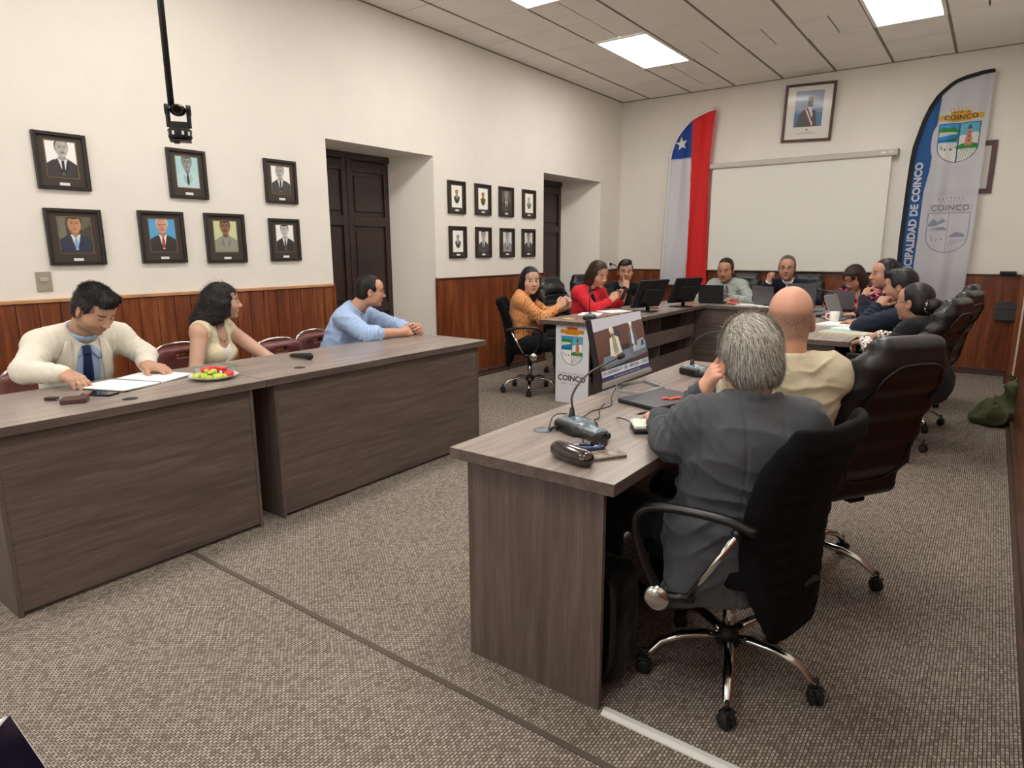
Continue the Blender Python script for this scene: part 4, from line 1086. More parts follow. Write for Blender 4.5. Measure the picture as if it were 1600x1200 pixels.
    V,F=S.mesh(.011); V=relax(V,F,2); V=folds(V,F,[(a,kn,an) for a,kn,an in KN],0,1.3); npmesh('trousers',V,F,M_c[trousers],body,loc)
    for a,kn,an in KN:
        S=Shape(); a2=np.array([an[0],an[1],.06]); S.cone(a2,a2+np.array([0,0,.03]),.042,.042,.02); S.ell(a2+kd*.09+np.array([0,0,-.018]),(.047,.115,.038),np.stack([kr,kd,(0,0,1)],1),.04); S.box(a2+kd*.08+np.array([0,0,-.075]),(.2,.3,.03),None,.001,.004,-1)
        V,F=S.mesh(.008); npmesh('shoe',V,F,M_c['shoe'],body,loc)
    if hair: make_hair(ctx,hair)
    if glass: glasses(body,loc,hc,M,hs,M_gl if glass==1 else M_glm)
    return ctx
def make_hair(ctx,hd):
    if 'n' not in hd: hd=dict(hd,n=2600 if hd['style']=='long' else 1800,len=.06 if hd['style']=='long' else .024,lift=.07,jit=.12,wd=.0022,grav=.4 if hd['style']=='long' else .1)
    c,M,s,loc,body=ctx['hc'],ctx['M'],ctx['hs'],ctx['loc'],ctx['body']; st_=hd['style']; m=hd['m']; hh=hd.get('h',.0055)
    S=Shape(); P=lambda x,y,z:c+M@(np.array([x,y,z])*s)
    E=lambda p,r,k=.015,op=1:S.ell(P(*p),np.array(r)*s,M,k*s,op)
    th=hd.get('th',.010)
    E((0,-.015,.038),(.0755+th*.7,.096+th*.8,.087+th))
    if st_ in('short','balding','crop'):
        E((0,-.045,-.02),(.070+th*.6,.060+th*.7,.075),.02)
        for q in(-1,1): E((q*.070,.010,.018),(.008+th*.4,.026,.034),.012)
        # hairline
        fz=hd.get('line',.068); 
        E((0,.125,fz-.088),(.078,.066,.088),.008,-1); E((0,.10,-.05),(.2,.085,.06),.008,-1)
        for q in(-1,1): E((q*.092,.004,-.026),(.030,.034,.046),.006,-1)
        E((0,-.02,-.125),(.2,.2,.055),.01,-1); E((0,.085,-.075),(.2,.098,.065),.008,-1)
        if hd.get('quiff'): E((0,.055,.108),(.062,.045,.026),.03); E((.02,.085,.085),(.045,.022,.018),.02)
        if st_=='balding':
            for q in(-1,1): E((q*.052,.085,.078),(.026,.050,.042),.02,-1)
    elif st_=='horse': # bald on top, fringe round the back
        E((0,-.045,-.02),(.070+th*.6,.060+th*.7,.075),.02)
        E((0,.02,.135),hd.get('bald',(.098,.16,.085)),.01,-1); E((0,.125,-.02),(.11,.10,.12),.008,-1)
        for q in(-1,1): E((q*.088,-.002,-.022),(.022,.026,.040),.006,-1)
        E((0,-.02,-.125),(.2,.2,.055),.01,-1)
    elif st_=='bun':
        E((0,-.045,-.01),(.072+th*.6,.062+th*.7,.075),.02)
        E((0,.125,.0),(.070,.062,.088),.008,-1); E((0,.10,-.07),(.2,.11,.06),.008,-1); 
        for q in(-1,1): E((q*.090,-.0,-.022),(.022,.026,.036),.006,-1)
        E((0,-.02,-.13),(.2,.2,.05),.01,-1); E((0,-.125,-.01),(.048,.042,.045),.015)
    else: # long
        for q in(-1,1):
            E((q*.068,-.02,-.03),(.026,.055,.085),.03)
        E((0,-.075,-.06),(.080,.045,.12),.04)
        fz=hd.get('line',.062)
        E((0,.128,fz-.095),(.068,.075,.098),.010,-1)
        for (p0,p1,r0,r1) in hd.get('locks',()): S.cone(c+np.array(p0)*s if hd.get('wl') else P(*p0),c+np.array(p1)*s if hd.get('wl') else P(*p1),r0*s,r1*s,.03*s)
        if hd.get('fringe'): 
            for i in range(9): S.cone(P(-.052+.013*i,.066,.090),P(-.058+.0145*i,.086-.0012*(i-4)**2,.036),.010*s,.006*s,.014*s)
    V,F=S.mesh(hh); V=relax(V,F,1); N=vnormals(V,F); Lq=(V-c)@M
    a=hd.get('rough',.003); Q=Lq*np.array([1,1,.35]); d=a*fbm(Q,60,3)+a*.7*fbm(Q,22,2)
    if hd.get('curly'): d=.010*fbm(Lq,32,3)+.004*fbm(Lq,80,2)
    V=V+N*d[:,None]; keep=(Lq[:,1]/s<.062)|(Lq[:,2]/s>.07); keep&=~((Lq[:,1]/s>.01)&(Lq[:,2]/s<.03)&(np.abs(Lq[:,0])/s<.078))
    ca,cb=[np.array(hexc(x)) for x in HC[m]]; t_=np.clip(.5+1.1*fbm(Lq*np.array([1,1,.25]),90,2),0,1)[:,None]
    parts=[] if hd.get('noshell') else [(V,F,ca*(1-t_)+cb*t_)]
    if hd.get('keep'): keep=hd['keep'](Lq/s)
    if hd.get('n'):
        fl=hd.get('flow')
        def flow(Pn):
            L=(Pn-c)@M/s
            D=np.stack([L[:,0]*2.5,-0.3+L[:,1]*3.0,-.9+0*L[:,0]],1) if fl is None else fl(L)
            return D@M.T
        vs,fs=strands(V,N,keep,flow,hd['n'],hd.get('len',.028)*s,hd.get('wd',.0016),hd.get('lift',.3),seed=hd.get('seed',3),jit=hd.get('jit',.3),curl=hd.get('curl',0),gravity=hd.get('grav',.1),seg=hd.get('seg',4))
        ca,cb=[np.array(hexc(x)) for x in HC[hd.get('m2',m)]]; k=len(vs)//hd['n']; t_=np.repeat(np.random.default_rng(5).random(hd['n'])**hd.get('pw',1.3),k)[:,None]
        if hd.get('tint'): t_=np.clip(t_*hd['tint']((vs-c)@M/s)[:,None],0,1)
        parts.append((vs,fs,ca*(1-t_)+cb*t_))
    V,F,Cc=merge(parts)
    return npmesh('hair',V,F,M_hairx,body,loc,True,Cc)
# ================================================================== CAST
V3=lambda *a:np.array(a,float)
# man in cream blazer -------------------------------------------------------
p=person('man in cream blazer, pale blue shirt and navy tie looking down over an open notebook',(.68,-7.82,.52),(.99,-7.76,1.14),(.93,.30),(.97,.10),s=1.02,hs=.99,pitch=-34,roll=0,skin='#b07e60',
  pal=dict(stubble=.55,lid=.75,gaze=(0,.9,-.5),brow=.95),nb=(.85,-7.79,1.01),hf=.0036,
  arms=dict(R=dict(w=(1.14,-7.985,.852),e=(1.0,-8.10,.87),d=(.93,.25,-.22),n=(.1,.1,-1),curl=.42,thumb=.5),L=dict(w=(1.11,-7.59,.838),e=(.90,-7.50,.86),d=(.80,.35,-.12),n=(0,0,-1),curl=.22,thumb=.2)),
  hair=dict(style='short',m='b',th=.011,quiff=1,line=.074,n=6000,len=.026,wd=.0022,lift=.45,jit=.35,h=.0045,flow=lambda L:np.stack([L[:,0]*3+.6*(L[:,2]>.07),-.1-L[:,1]*1.5+1.0*(L[:,2]>.07),-.9+.9*(L[:,2]>.07)],1)),
  clothes=[dict(k='shirt',n='shirt',m='bluesh',g=.006,upto=.9,cr=.063,h=.006,amp=.25,ch=.04),dict(k='jacket',n='blazer',m='cream',g=.018,ga=.015,gf=.013,upto=.90,cr=.074,ch=.05,h=.0055,amp=.6,seams=1,cut=[((0,.17,.34),(.070,.125,.17)),((0,.20,.12),(.105,.145,.26))])])
C,o_,bd,lc=p['C'],p['hip'],p['body'],p['loc']
tz=np.linalg.norm(p['nb']-p['hip'])
drape(p['S_shirt'],C,o_,strip([(-.018,tz-.055),(-.026,tz-.19),(-.032,tz-.36),(-.034,tz-.46)],[.036,.052,.064,.068]),.004,.004,'tie',M_c['tie'],bd,lc)
drape(p['S_shirt'],C,o_,strip([(-.020,tz-.035),(-.016,tz-.075)],[.040,.032],m=5),.010,.006,'tie_knot',M_c['tie'],bd,lc)
for q in(-1,1):
    drape(p['S_shirt'],C,o_,strip([(q*.010-(0 if q>0 else .062),tz-.02),(q*.024-(0 if q>0 else .055),tz-.065),(q*.060-(0 if q>0 else .012),tz-.105)],[.062,.055,.012],m=8),.004,.008,'shirt_collar',M_c['bluesh'],bd,lc)
    a=[(q*.068,tz+.0),(q*.070,tz-.10),(q*.080,tz-.20),(q*.102,tz-.36)]; wv=[.030,.066,.072,.012]
    G=strip([(x if q>0 else x-w_,z) for (x,z),w_ in zip(a,wv)],wv,m=14); drape(p['S_blazer'],C,o_,G,.006,.006,'lapel',M_c['cream'],bd,lc)
# woman in cream vest --------------------------------------------------------
locks=[((0,-.07,.02),(-.02,-.13,-.12),.07,.075),((-.02,-.13,-.12),(-.03,-.16,-.22),.075,.06),((.03,-.10,-.1),(.04,-.14,-.23),.06,.045),((.07,-.03,.0),(.078,-.035,-.11),.032,.028),((.072,.015,.0),(.074,.03,-.08),.018,.014),((-.03,-.16,-.22),(-.05,-.18,-.27),.05,.025)]
p=person('woman with long dark curly hair in a cream sleeveless vest, face turned sideways',(.48,-6.92,.52),(.60,-6.84,1.10),(.50,.86),(.88,.42),s=.92,hs=.96,fem=True,skin='#b98a70',pal=dict(gaze=(0,1,0),lid=.3,browc='#1c1413'),hf=.0036,bare=1,w=.95,nb=(.55,-6.90,.955),
  arms=dict(R=dict(w=(.92,-6.98,.60),e=(.70,-7.12,.69),d=(.6,.6,-.2),n=(0,0,-1)),L=dict(w=(.93,-6.80,.60),e=(.74,-6.62,.70),d=(.7,-.4,-.2),n=(0,0,-1))),
  hair=dict(style='long',m='b',th=.016,line=.058,locks=locks,curly=1,n=5200,len=.045,wd=.0022,lift=.5,jit=.9,curl=.7,grav=.35,h=.006,seg=6),
  clothes=[dict(k='vest',n='top',m='top',g=.006,upto=-.93,collar=False,cr=.06,cut=[((0,.10,.43),(.075,.12,.115)),((.215,0,.43),(.07,.2,.13)),((-.215,0,.43),(.07,.2,.13))],h=.006,amp=.3),
           dict(k='vest',n='vest',m='vest',g=.012,upto=-.93,collar=False,cr=.066,cut=[((0,.14,.40),(.058,.12,.175)),((.212,0,.42),(.068,.2,.15)),((-.212,0,.42),(.068,.2,.15))],h=.006,amp=.5)])
b=MB()
for x,z in((.0,.20),(.0,.135)):
    q=p['S_vest'].surf(p['ax'](x,0,z),p['f']); b.sph(tuple(q+p['f']*.002-np.array(p['loc'])),.0065,10,6)
b.build('button',mat('cream_button','#c9bb8c',.3),p['body'])
b=MB(); pts=[]
for i in range(13):
    a=-1.25+2.5*i/12; q=p['ax'](math.sin(a)*.062,0,.47-.105*math.cos(a)*1.0-.0)
    Sb=p['torso'](0); Sb.cone(p['nb'],p['ntop'],.054*.92,.05,.03); q2=Sb.surf(q,p['f']); pts.append(tuple(q2+p['f']*.001-np.array(p['loc'])))
b.tube(pts,.0011,5); b.sph(pts[6],.004,8,6); b.cyl(pts[6],tuple(np.array(pts[6])+np.array([0,0,-.03])),.0012,n=6); b.build('necklace',mat('gold','#8a6a35',.3,.9),p['body'])
# man in light blue shirt ------------------------------------------------------
p=person('balding man with glasses in light blue shirt, hands clasped on the desk',(.62,-5.98,.53),(.86,-5.79,1.125),(.60,.80),(.86,.50),s=1.06,hs=.97,pitch=-6,skin='#bd8467',w=1.18,belly=.045,pal=dict(gaze=(0,1,0),lid=.35),hf=.004,nb=(.75,-5.87,.985),jaw=1.12,
  arms=dict(R=dict(w=(1.13,-5.72,.822),e=(1.05,-6.02,.83),d=(-.2,.95,.0),n=(-.7,0,-.6),curl=.75,thumb=.6),L=dict(w=(1.07,-5.50,.825),e=(.86,-5.53,.82),d=(.75,-.5,0.1),n=(-.2,-.8,-.3),curl=.8,thumb=.6)),
  glass=2,hair=dict(style='balding',m='bk',th=.009,line=.092,n=3000,len=.018,wd=.002,lift=.2,h=.0045),
  clothes=[dict(k='shirt',n='shirt',m='blue',g=.012,ga=.016,gf=.016,upto=.28,cr=.066,h=.0065,amp=1.3,ch=.04)])
C,o_,bd,lc=p['C'],p['hip'],p['body'],p['loc']; tz=np.linalg.norm(p['nb']-p['hip'])
drape(p['S_shirt'],C,o_,strip([(-.013,tz-.05),(-.013,tz-.4)],.026,m=14),.003,.003,'button_placket',M_c['blue'],bd,lc)
for q in(-1,1): drape(p['S_shirt'],C,o_,strip([(q*.012-(0 if q>0 else .05),tz-.02),(q*.030-(0 if q>0 else .045),tz-.06),(q*.062-(0 if q>0 else .008),tz-.085)],[.05,.045,.006],m=8),.003,.006,'shirt_collar',M_c['blue'],bd,lc)
# woman in orange ----------------------------------------------------------------
p=person('woman in orange patterned shirt with hands raised before her chest, beside the emblem panel',(.88,-3.86,.54),(.99,-3.82,1.125),(.80,-.60),(.86,.45),s=.95,hs=1.08,fem=True,skin='#c09074',pal=dict(gaze=(.5,1,.05),lid=.2),nb=(.93,-3.87,.985),w=1.05,
  arms=dict(R=dict(w=(1.19,-3.62,.86),d=(.45,.5,.6),n=(-.3,.8,.2),curl=.8,thumb=.6,pole=(.1,-.7,-1)),L=dict(w=(1.20,-3.44,.865),d=(.3,-.35,.75),n=(-.4,-.9,0),curl=.8,thumb=.6,pole=(0,.6,-1))),
  hair=dict(style='long',m='b',th=.012,line=.055,locks=[((.06,-.05,-.02),(.07,-.06,-.13),.035,.035),((-.06,-.05,-.02),(-.065,-.05,-.14),.035,.03),((0,-.08,-.02),(0,-.10,-.17),.06,.05)],h=.006),
  clothes=[dict(k='shirt',n='shirt',m='orange',g=.014,ga=.016,gf=.014,upto=.8,cr=.058,h=.007,ch=.035,cut=[((0,.14,.46),(.03,.10,.08))])],trousers='dk')
# woman in red ---------------------------------------------------------------------
p=person('woman in red jacket with brown hair, looking down at the phone she holds',(1.02,-2.86,.56),(1.19,-2.80,1.16),(.93,-.30),(.93,-.36),s=.96,hs=1.12,fem=True,pitch=-16,skin='#b87f63',pal=dict(gaze=(0,.9,-.5),lid=.65),nb=(1.10,-2.83,1.0),w=1.08,
  arms=dict(R=dict(w=(1.37,-2.83,.89),d=(.45,.45,.6),n=(-.2,.8,-.1),curl=.6,thumb=.6,pole=(-.1,-1,-.7)),L=dict(w=(1.40,-2.60,.89),d=(.3,-.25,.75),n=(-.3,-.9,.1),curl=.6,thumb=.6,pole=(.2,.8,-.9))),
  hair=dict(style='long',m='br',th=.013,line=.060,locks=[((.06,-.05,-.02),(.075,-.03,-.15),.035,.03),((-.06,-.05,-.02),(-.065,-.05,-.14),.035,.03),((0,-.09,-.02),(0,-.11,-.16),.06,.05)],h=.006),
  clothes=[dict(k='top',n='top',m='black',g=.006,upto=-.9,collar=False,cr=.058,h=.009),dict(k='jacket',n='jacket',m='red',g=.016,ga=.016,upto=.82,cr=.068,h=.007,ch=.03,cut=[((0,.17,.33),(.045,.11,.19))])])
# man, finger on lips ------------------------------------------------------------------
p=person('man with glasses and black jacket resting a finger on his lips',(.95,-1.92,.57),(1.12,-2.0,1.17),(.55,-.83),(.80,-.60),s=.98,hs=1.10,skin='#b27d60',pal=dict(gaze=(.1,1,-.1),lid=.3,stubble=.25),nb=(1.05,-1.96,1.005),
  arms=dict(R=dict(w=(1.20,-2.13,.98),d=(-.1,.25,1),n=(-.5,.8,.1),curl=.95,thumb=.5,index=.12,pole=(.3,-.8,-1)),L=dict(w=(1.42,-1.78,.80),d=(.6,-.7,0),n=(0,0,-1),curl=.4)),
  glass=1,hair=dict(style='short',m='b',th=.010,line=.072,quiff=1,h=.0055),
  clothes=[dict(k='shirt',n='shirt',m='white',g=.005,upto=.9,cr=.06,h=.009),dict(k='jacket',n='jacket',m='black',g=.014,ga=.014,upto=.9,cr=.068,h=.008,cut=[((0,.16,.40),(.05,.10,.12))])])
# man in grey jacket ---------------------------------------------------------------------
p=person('man with short black hair in pale grey hooded jacket, eyes lowered',(1.96,-.60,.57),(1.915,-.74,1.165),(.02,-1),(-.02,-1),s=1.0,hs=1.20,pitch=-10,skin='#a87156',pal=dict(gaze=(0,.9,-.4),lid=.6,brow=1),w=1.15,belly=.02,nb=(1.93,-.68,1.0),jaw=1.1,
  arms=dict(R=dict(w=(1.82,-1.02,.83),d=(.4,-.8,-.1),n=(0,0,-1),pole=(-1,.2,-.6)),L=dict(w=(2.12,-1.02,.83),d=(-.4,-.8,-.1),n=(0,0,-1),pole=(1,.2,-.6))),
  hair=dict(style='short',m='b',th=.007,line=.072,h=.0055),
  clothes=[dict(k='shirt',n='shirt',m='plaid',g=.006,upto=.7,cr=.06,h=.009),dict(k='jacket',n='jacket',m='greyj',g=.022,ga=.020,upto=.9,cr=.080,ch=.05,h=.007,amp=1.4,cut=[((-.01,.18,.30),(.032,.12,.24))],addw=[((1.80,-.62,.98),(2.06,-.62,.98),.035,.035,.04)])])
# man with raised fist -------------------------------------------------------------------------
p=person('man with grey hair and glasses in dark jacket raising his fist beside his face',(2.70,-.60,.57),(2.665,-.75,1.20),(.16,-1),(.05,-1),s=1.0,hs=1.20,skin='#b07a5e',pal=dict(gaze=(0,1,0),lid=.3),nb=(2.69,-.68,1.03),
  arms=dict(R=dict(w=(2.50,-.90,1.035),e=(2.37,-.86,.83),d=(.15,-.05,1),n=(.6,.6,0),curl=1.15,thumb=.8,hs=1.1),L=dict(w=(2.90,-1.05,.83),d=(-.3,-.8,0),n=(0,0,-1),pole=(1,.2,-.6))),
  glass=1,hair=dict(style='short',m='dg',th=.008,line=.080,h=.0055),
  clothes=[dict(k='shirt',n='shirt',m='white',g=.008,upto=.96,cr=.06,ch=.05,h=.007),dict(k='jacket',n='jacket',m='dnavy',g=.016,ga=.016,upto=.86,cr=.072,h=.008,cut=[((0,.16,.36),(.045,.11,.16))])])
# woman in pink floral ------------------------------------------------------------------------------
p=person('woman in black and pink floral blouse looking down, long fringe',(3.55,-.85,.56),(3.45,-1.02,1.105),(-.42,-.9),(-.15,-1),s=.98,hs=1.12,fem=True,pitch=-30,skin='#b4795f',pal=dict(gaze=(0,.9,-.5),lid=.8),nb=(3.50,-.95,.985),w=1.1,
  arms=dict(R=dict(w=(3.40,-1.33,.84),d=(.1,-.9,.1),n=(.3,0,-1),curl=.5,pole=(-1,.1,-.6)),L=dict(w=(3.62,-1.34,.84),d=(-.2,-.9,.1),n=(-.3,0,-1),curl=.5,pole=(1,.1,-.6))),
  hair=dict(style='long',m='br',th=.012,line=.052,fringe=1,locks=[((.06,-.03,-.02),(.07,.0,-.12),.03,.025),((-.06,-.03,-.02),(-.07,.0,-.12),.03,.025)],h=.006),
  clothes=[dict(k='shirt',n='blouse',m='floral',g=.013,ga=.016,upto=.75,collar=False,cr=.075,h=.008,cut=[((0,.13,.46),(.045,.10,.08))])])
# partly hidden man -----------------------------------------------------------------------------------
p=person('man mostly hidden behind the navy sweater man, hand at his mouth',(4.14,-2.42,.57),(3.915,-2.48,1.205),(-.88,-.48),(-.95,-.2),s=1.0,hs=1.08,skin='#b27a60',pal=dict(gaze=(0,1,0),lid=.4),nb=(4.0,-2.45,1.04),
  arms=dict(L=dict(w=(3.78,-2.62,1.0),d=(.3,.3,.9),n=(.7,.5,0),curl=.9,pole=(-.5,-.8,-1)),R=dict(w=(3.68,-2.25,.81),d=(-.9,-.3,0),n=(0,0,-1),curl=.4)),
  hair=dict(style='short',m='b',th=.007,line=.080,h=.0055),
  clothes=[dict(k='shirt',n='jacket',m='dnavy',g=.014,ga=.016,upto=.92,cr=.068,h=.008)])
# man in navy sweater -----------------------------------------------------------------------------------------
p=person('man in navy sweater at the laptop, chin resting on his hand',(4.30,-3.22,.57),(4.115,-3.20,1.135),(-.93,.10),(-.92,.10),s=1.0,hs=1.06,skin='#a8745a',pitch=-8,pal=dict(gaze=(0,1,-.2),lid=.4,stubble=.3),nb=(4.19,-3.22,.975),hunch=.03,
  arms=dict(L=dict(w=(3.99,-3.36,.985),e=(3.90,-3.50,.83),d=(.42,.40,.75),n=(.5,.7,-.2),curl=.75,thumb=.5),R=dict(w=(3.82,-3.0,.82),d=(-1,.1,0),n=(0,0,-1),curl=.3,pole=(0,1,-.6))),
  hair=dict(style='short',m='b',th=.013,line=.066,quiff=1,n=1500,len=.03,wd=.002,lift=.3,h=.0055),
  clothes=[dict(k='shirt',n='sweater',m='navy',g=.014,ga=.018,gf=.015,upto=.93,cr=.066,h=.007,amp=1.2)])
# woman in black cardigan --------------------------------------------------------------------------------------
p=person('woman with glasses in black cardigan, dark hair tied in a spotted bun',(4.40,-4.05,.57),(4.285,-3.97,1.065),(-.88,.42),(-.92,.30),s=.95,hs=1.08,fem=True,skin='#a9765c',pal=dict(gaze=(0,1,0),lid=.3),nb=(4.335,-3.99,.92),w=1.12,
  arms=dict(L=dict(w=(4.02,-4.08,.80),d=(-.7,.4,-.3),n=(0,0,-1),curl=.5,pole=(.1,-1,-.7)),R=dict(w=(4.06,-3.70,.80),d=(-.8,.1,-.2),n=(0,0,-1),curl=.4,pole=(0,1,-.7))),
  glass=1,hair=dict(style='bun',m='b',th=.006,h=.005,rough=.001),
  clothes=[dict(k='shirt',n='blouse',m='lace',g=.010,ga=.012,upto=.93,collar=False,cr=.064,h=.008),dict(k='jacket',n='cardigan',m='black',g=.019,ga=.019,upto=.35,collar=False,cr=.070,h=.007,cut=[((0,.17,.25),(.055,.12,.26))])])
b=MB(); Mh=p['M']; b.tube([tuple(p['hc']+Mh@(V3(.05*math.sin(a),-.098,-.01+.046*math.cos(a))*p['hs'])-np.array(p['loc'])) for a in np.linspace(0,6.28,17)[:-1]],.011,8,closed=True); b.build('hair_tie',cloth('spotted_scrunchie','#222222',pattern=lambda nt,v:ramp(nt,noise(nt,v,90,1),[(.5,hexc('#16161a')),(.58,hexc('#e8e4e0'))],'CONSTANT')),p['body'])
# bald man in beige shirt -----------------------------------------------------------------------------------------
p=person('bald man with a grey fringe of hair in beige shirt, seen from behind',(4.09,-6.50,.57),(4.085,-6.55,1.165),(-.22,.97),(-.33,.94),sh_w=.158,s=1.02,hs=1.04,skin='#bf8266',pitch=-4,w=1.06,nk=1.14,nb=(4.10,-6.60,1.005),hunch=.03,hf=.004,
  pal=dict(gaze=(0,1,0),lid=.3,fringe=.6),
  arms=dict(L=dict(w=(3.87,-6.20,.82),d=(-.4,.9,0),n=(0,0,-1),curl=.4,pole=(-.3,-.1,-1)),R=dict(w=(3.86,-6.15,.82),d=(-.9,.3,0),n=(0,0,-1),curl=.4,pole=(1,.1,-.6))),
  hair=dict(style='horse',m='dg',th=.0015,bald=(.001,.001,.001),h=.0045,rough=0,n=4500,len=.005,wd=.0009,lift=.15,noshell=1,pw=.6,m2='fr',keep=lambda L:(L[:,2]<.052+.02*L[:,1]/.1)&(L[:,2]>-.075)&(L[:,1]<.03)&(~((np.abs(L[:,0])>.066)&(L[:,1]>-.035)&(L[:,2]<.02)))),
  clothes=[dict(k='shirt',n='shirt',m='beige',g=.016,ga=.018,upto=.9,cr=.076,h=.0065,amp=1.6,ch=.045)])
# grey-haired man in suit ------------------------------------------------------------------------------------------
def gflow(L):
    x,y,z=L.T; return np.stack([x*4+.15,-.35-y*2.0+np.where(z>.07,-.8,0),-.8-z*0+np.where(z>.09,.5,0)],1)
p=person('grey-haired man in dark grey suit seen from behind, hand held to his ear',(4.10,-7.21,.55),(4.112,-7.14,1.095),(-.56,.83),(-.52,.85),sh_w=.150,s=1.0,hs=1.05,skin='#c98b6e',pitch=-8,roll=5,w=1.05,nb=(4.135,-7.19,.935),hunch=.035,hf=.0032,pal=dict(gaze=(0,1,0),lid=.3,browc='#777069'),
  knee_dir=(-.90,.42),
  arms=dict(L=dict(w=(3.80,-7.09,.848),e=(3.935,-7.31,.838),d=(-.53,.83,-.05),n=(.3,.1,-1),curl=.85,thumb=.75),R=dict(w=(3.925,-7.0,.95),e=(3.84,-6.93,.81),d=(.45,-.25,.8),n=(.75,.45,-.1),curl=.5,thumb=.3,index=.15)),
  hair=dict(style='short',m='g',m2='gs',th=.014,line=.070,n=15000,len=.030,wd=.0019,lift=.20,jit=.26,grav=.25,h=.0045,flow=gflow,seg=4,rough=.004,pw=.75,tint=lambda L:np.clip(.45+(L[:,2]+.06)*5.5,.15,1.15)),
  clothes=[dict(k='shirt',n='shirt',m='white',g=.002,ga=-.002,upto=.97,cr=.061,ch=.05,h=.006,amp=.1),dict(k='jacket',n='suit_jacket',m='suit',g=.018,ga=.012,gf=.010,upto=.90,cr=.070,ch=.05,rings=(.35,.47,.58),h=.005,amp=1.3,wa=2.2,seams=1,tail=1,cut=[((0,.18,.30),(.05,.11,.24))])])
C,o_,bd,lc=p['C'],p['hip'],p['body'],p['loc']; tz=np.linalg.norm(p['nb']-p['hip'])

# ================================================================== THINGS ON THE WALLS
M_photo=mat_attr('photo_print',.25,.5,coat=.6)
M_frame=mat('dark_picture_frame','#241b17',.35,var=(12,.25)); M_matb=mat('brown_mount','#3b3029',.6); M_gold=mat('gilt_fillet','#9a8660',.4,.6)
M_redframe=mat('mahogany_frame','#4a1f16',.32,var=(12,.3)); M_matw=mat('white_mount','#dcd8d0',.5,coat=1.0)
WL=Matrix(((0,0,1,0),(1,0,0,0),(0,1,0,0),(0,0,0,1)))       # picture plane on the left wall
WF=Matrix(((1,0,0,0),(0,0,-1,0),(0,1,0,0),(0,0,0,1)))      # on the far wall
def portrait(w,h,bg,suit,skin,hair,shirt='#e8e8e4',tie='#222222',oval=None,st_='m',n=52,must=None,turn=0,bg2=None):
    p=Pic(w,h,n,bg); uu,vv=p.U,p.V; p.U,p.V=(uu-.5)/1.42+.5,(vv-.10)/1.32+.08
    if bg2: p.rect(0,0,.3,1,bg2); p.ell(.6,.8,.3,.3,bg2,.6)
    full=p.C.copy(); cx=.5+turn*.02; k=.78 if oval else 1
    f=lambda x:(x-.5)*k+.5
    p.poly([(f(.02),0),(f(.10),f(.26)),(f(.30),f(.37)),(f(.70),f(.37)),(f(.92),f(.25)),(f(1.0),0)],suit)
    p.ell(cx,f(.30),.20*k,.13*k,suit)
    p.poly([(cx-.12*k,f(.40)),(cx+.12*k,f(.40)),(cx+.02,f(.06)),(cx-.02,f(.06))],shirt)
    if tie: p.poly([(cx-.03,f(.36)),(cx+.03,f(.36)),(cx+.045,f(.12)),(cx,f(.05)),(cx-.045,f(.12))],tie)
    dk=tuple(c*.62 for c in hexc(skin))
    p.ell(cx,f(.44),.085*k,.09*k,dk); p.ell(cx,f(.66),.165*k,.19*k,hair,1); p.ell(cx+.01*turn,f(.62),.145*k,.185*k,skin)
    p.ell(cx-.06*k+turn*.02,f(.60),.10*k,.17*k,dk,.35)
    if st_=='m': p.ell(cx,f(.80),.155*k,.07*k,hair); 
    elif st_=='bald': p.ell(cx,f(.82),.13*k,.05*k,skin)
    for q in(-1,1):
        p.ell(cx+q*.055*k+turn*.02,f(.64),.028*k,.012*k,'#1d1512',.85); p.ell(cx+q*.058*k+turn*.02,f(.675),.034*k,.009*k,hair if hair!='#d8d4cc' else '#777777',.8)
        p.poly([(cx+q*.10*k,f(.40)),(cx+q*.02*k,f(.08)),(cx+q*.16*k,f(.20))],tuple(c*.7 for c in hexc(suit)),.8)
    p.ell(cx+.0+turn*.03,f(.575),.022*k,.035*k,dk,.7); p.ell(cx+turn*.02,f(.515),.045*k,.010*k,'#5a2f28' if bg not in('#f0efec','#ecebe6') else '#3b3735',.8)
    if must: p.ell(cx+turn*.02,f(.537),.055*k,.013*k,must)
    p.U,p.V=uu,vv
    if oval:
        d=np.sqrt(((p.U-.5)/.30)**2+((p.V-.5)/.34)**2); m=np.clip((1.0-d)*8,0,1)[...,None]; p.C=full*(1-m)+p.C*m
    return p
def picture(name,label,cat,M0,w,h,pic,pw,ph,py=.008,fr=.022,fm=None,mm=None,plate=True,group=None,loc=(0,0,0),fillet=True,dep=.022):
    t=empty(name,loc,0,label,cat,group)
    Mx=M0
    b=MB()
    for sx in(-1,1): b.box((sx*(w/2-fr/2),0,dep/2),(fr,h,dep),Mx,b=.003)
    for sy in(-1,1): b.box((0,sy*(h/2-fr/2),dep/2),(w-2*fr,fr,dep),Mx,b=.003)
    b.build('frame',fm or M_frame,t)
    b=MB(); b.box((0,0,.005),(w-2*fr,h-2*fr,.008),Mx); b.build('mount',mm or M_matb,t)
    if fillet:
        b=MB()
        for sx in(-1,1): b.box((sx*(pw/2+.004),py,.0098),(.003,ph+.011,.0012),Mx)
        for sy in(-1,1): b.box((0,py+sy*(ph/2+.004),.0098),(pw+.005,.003,.0012),Mx)
        b.build('fillet',M_gold,t)
    pic.build('photograph',M_photo,t,Mx@T(0,py,.0102))
    if plate:
        b=MB(); b.box((0,-h/2+fr+.012,.0105),(.055,.017,.003),Mx); b.build('name_plate',M_white,t)
    return t
gA='framed portraits left of the doorway'; gB='small framed portraits between the two doorways'
BW='#f0efec'
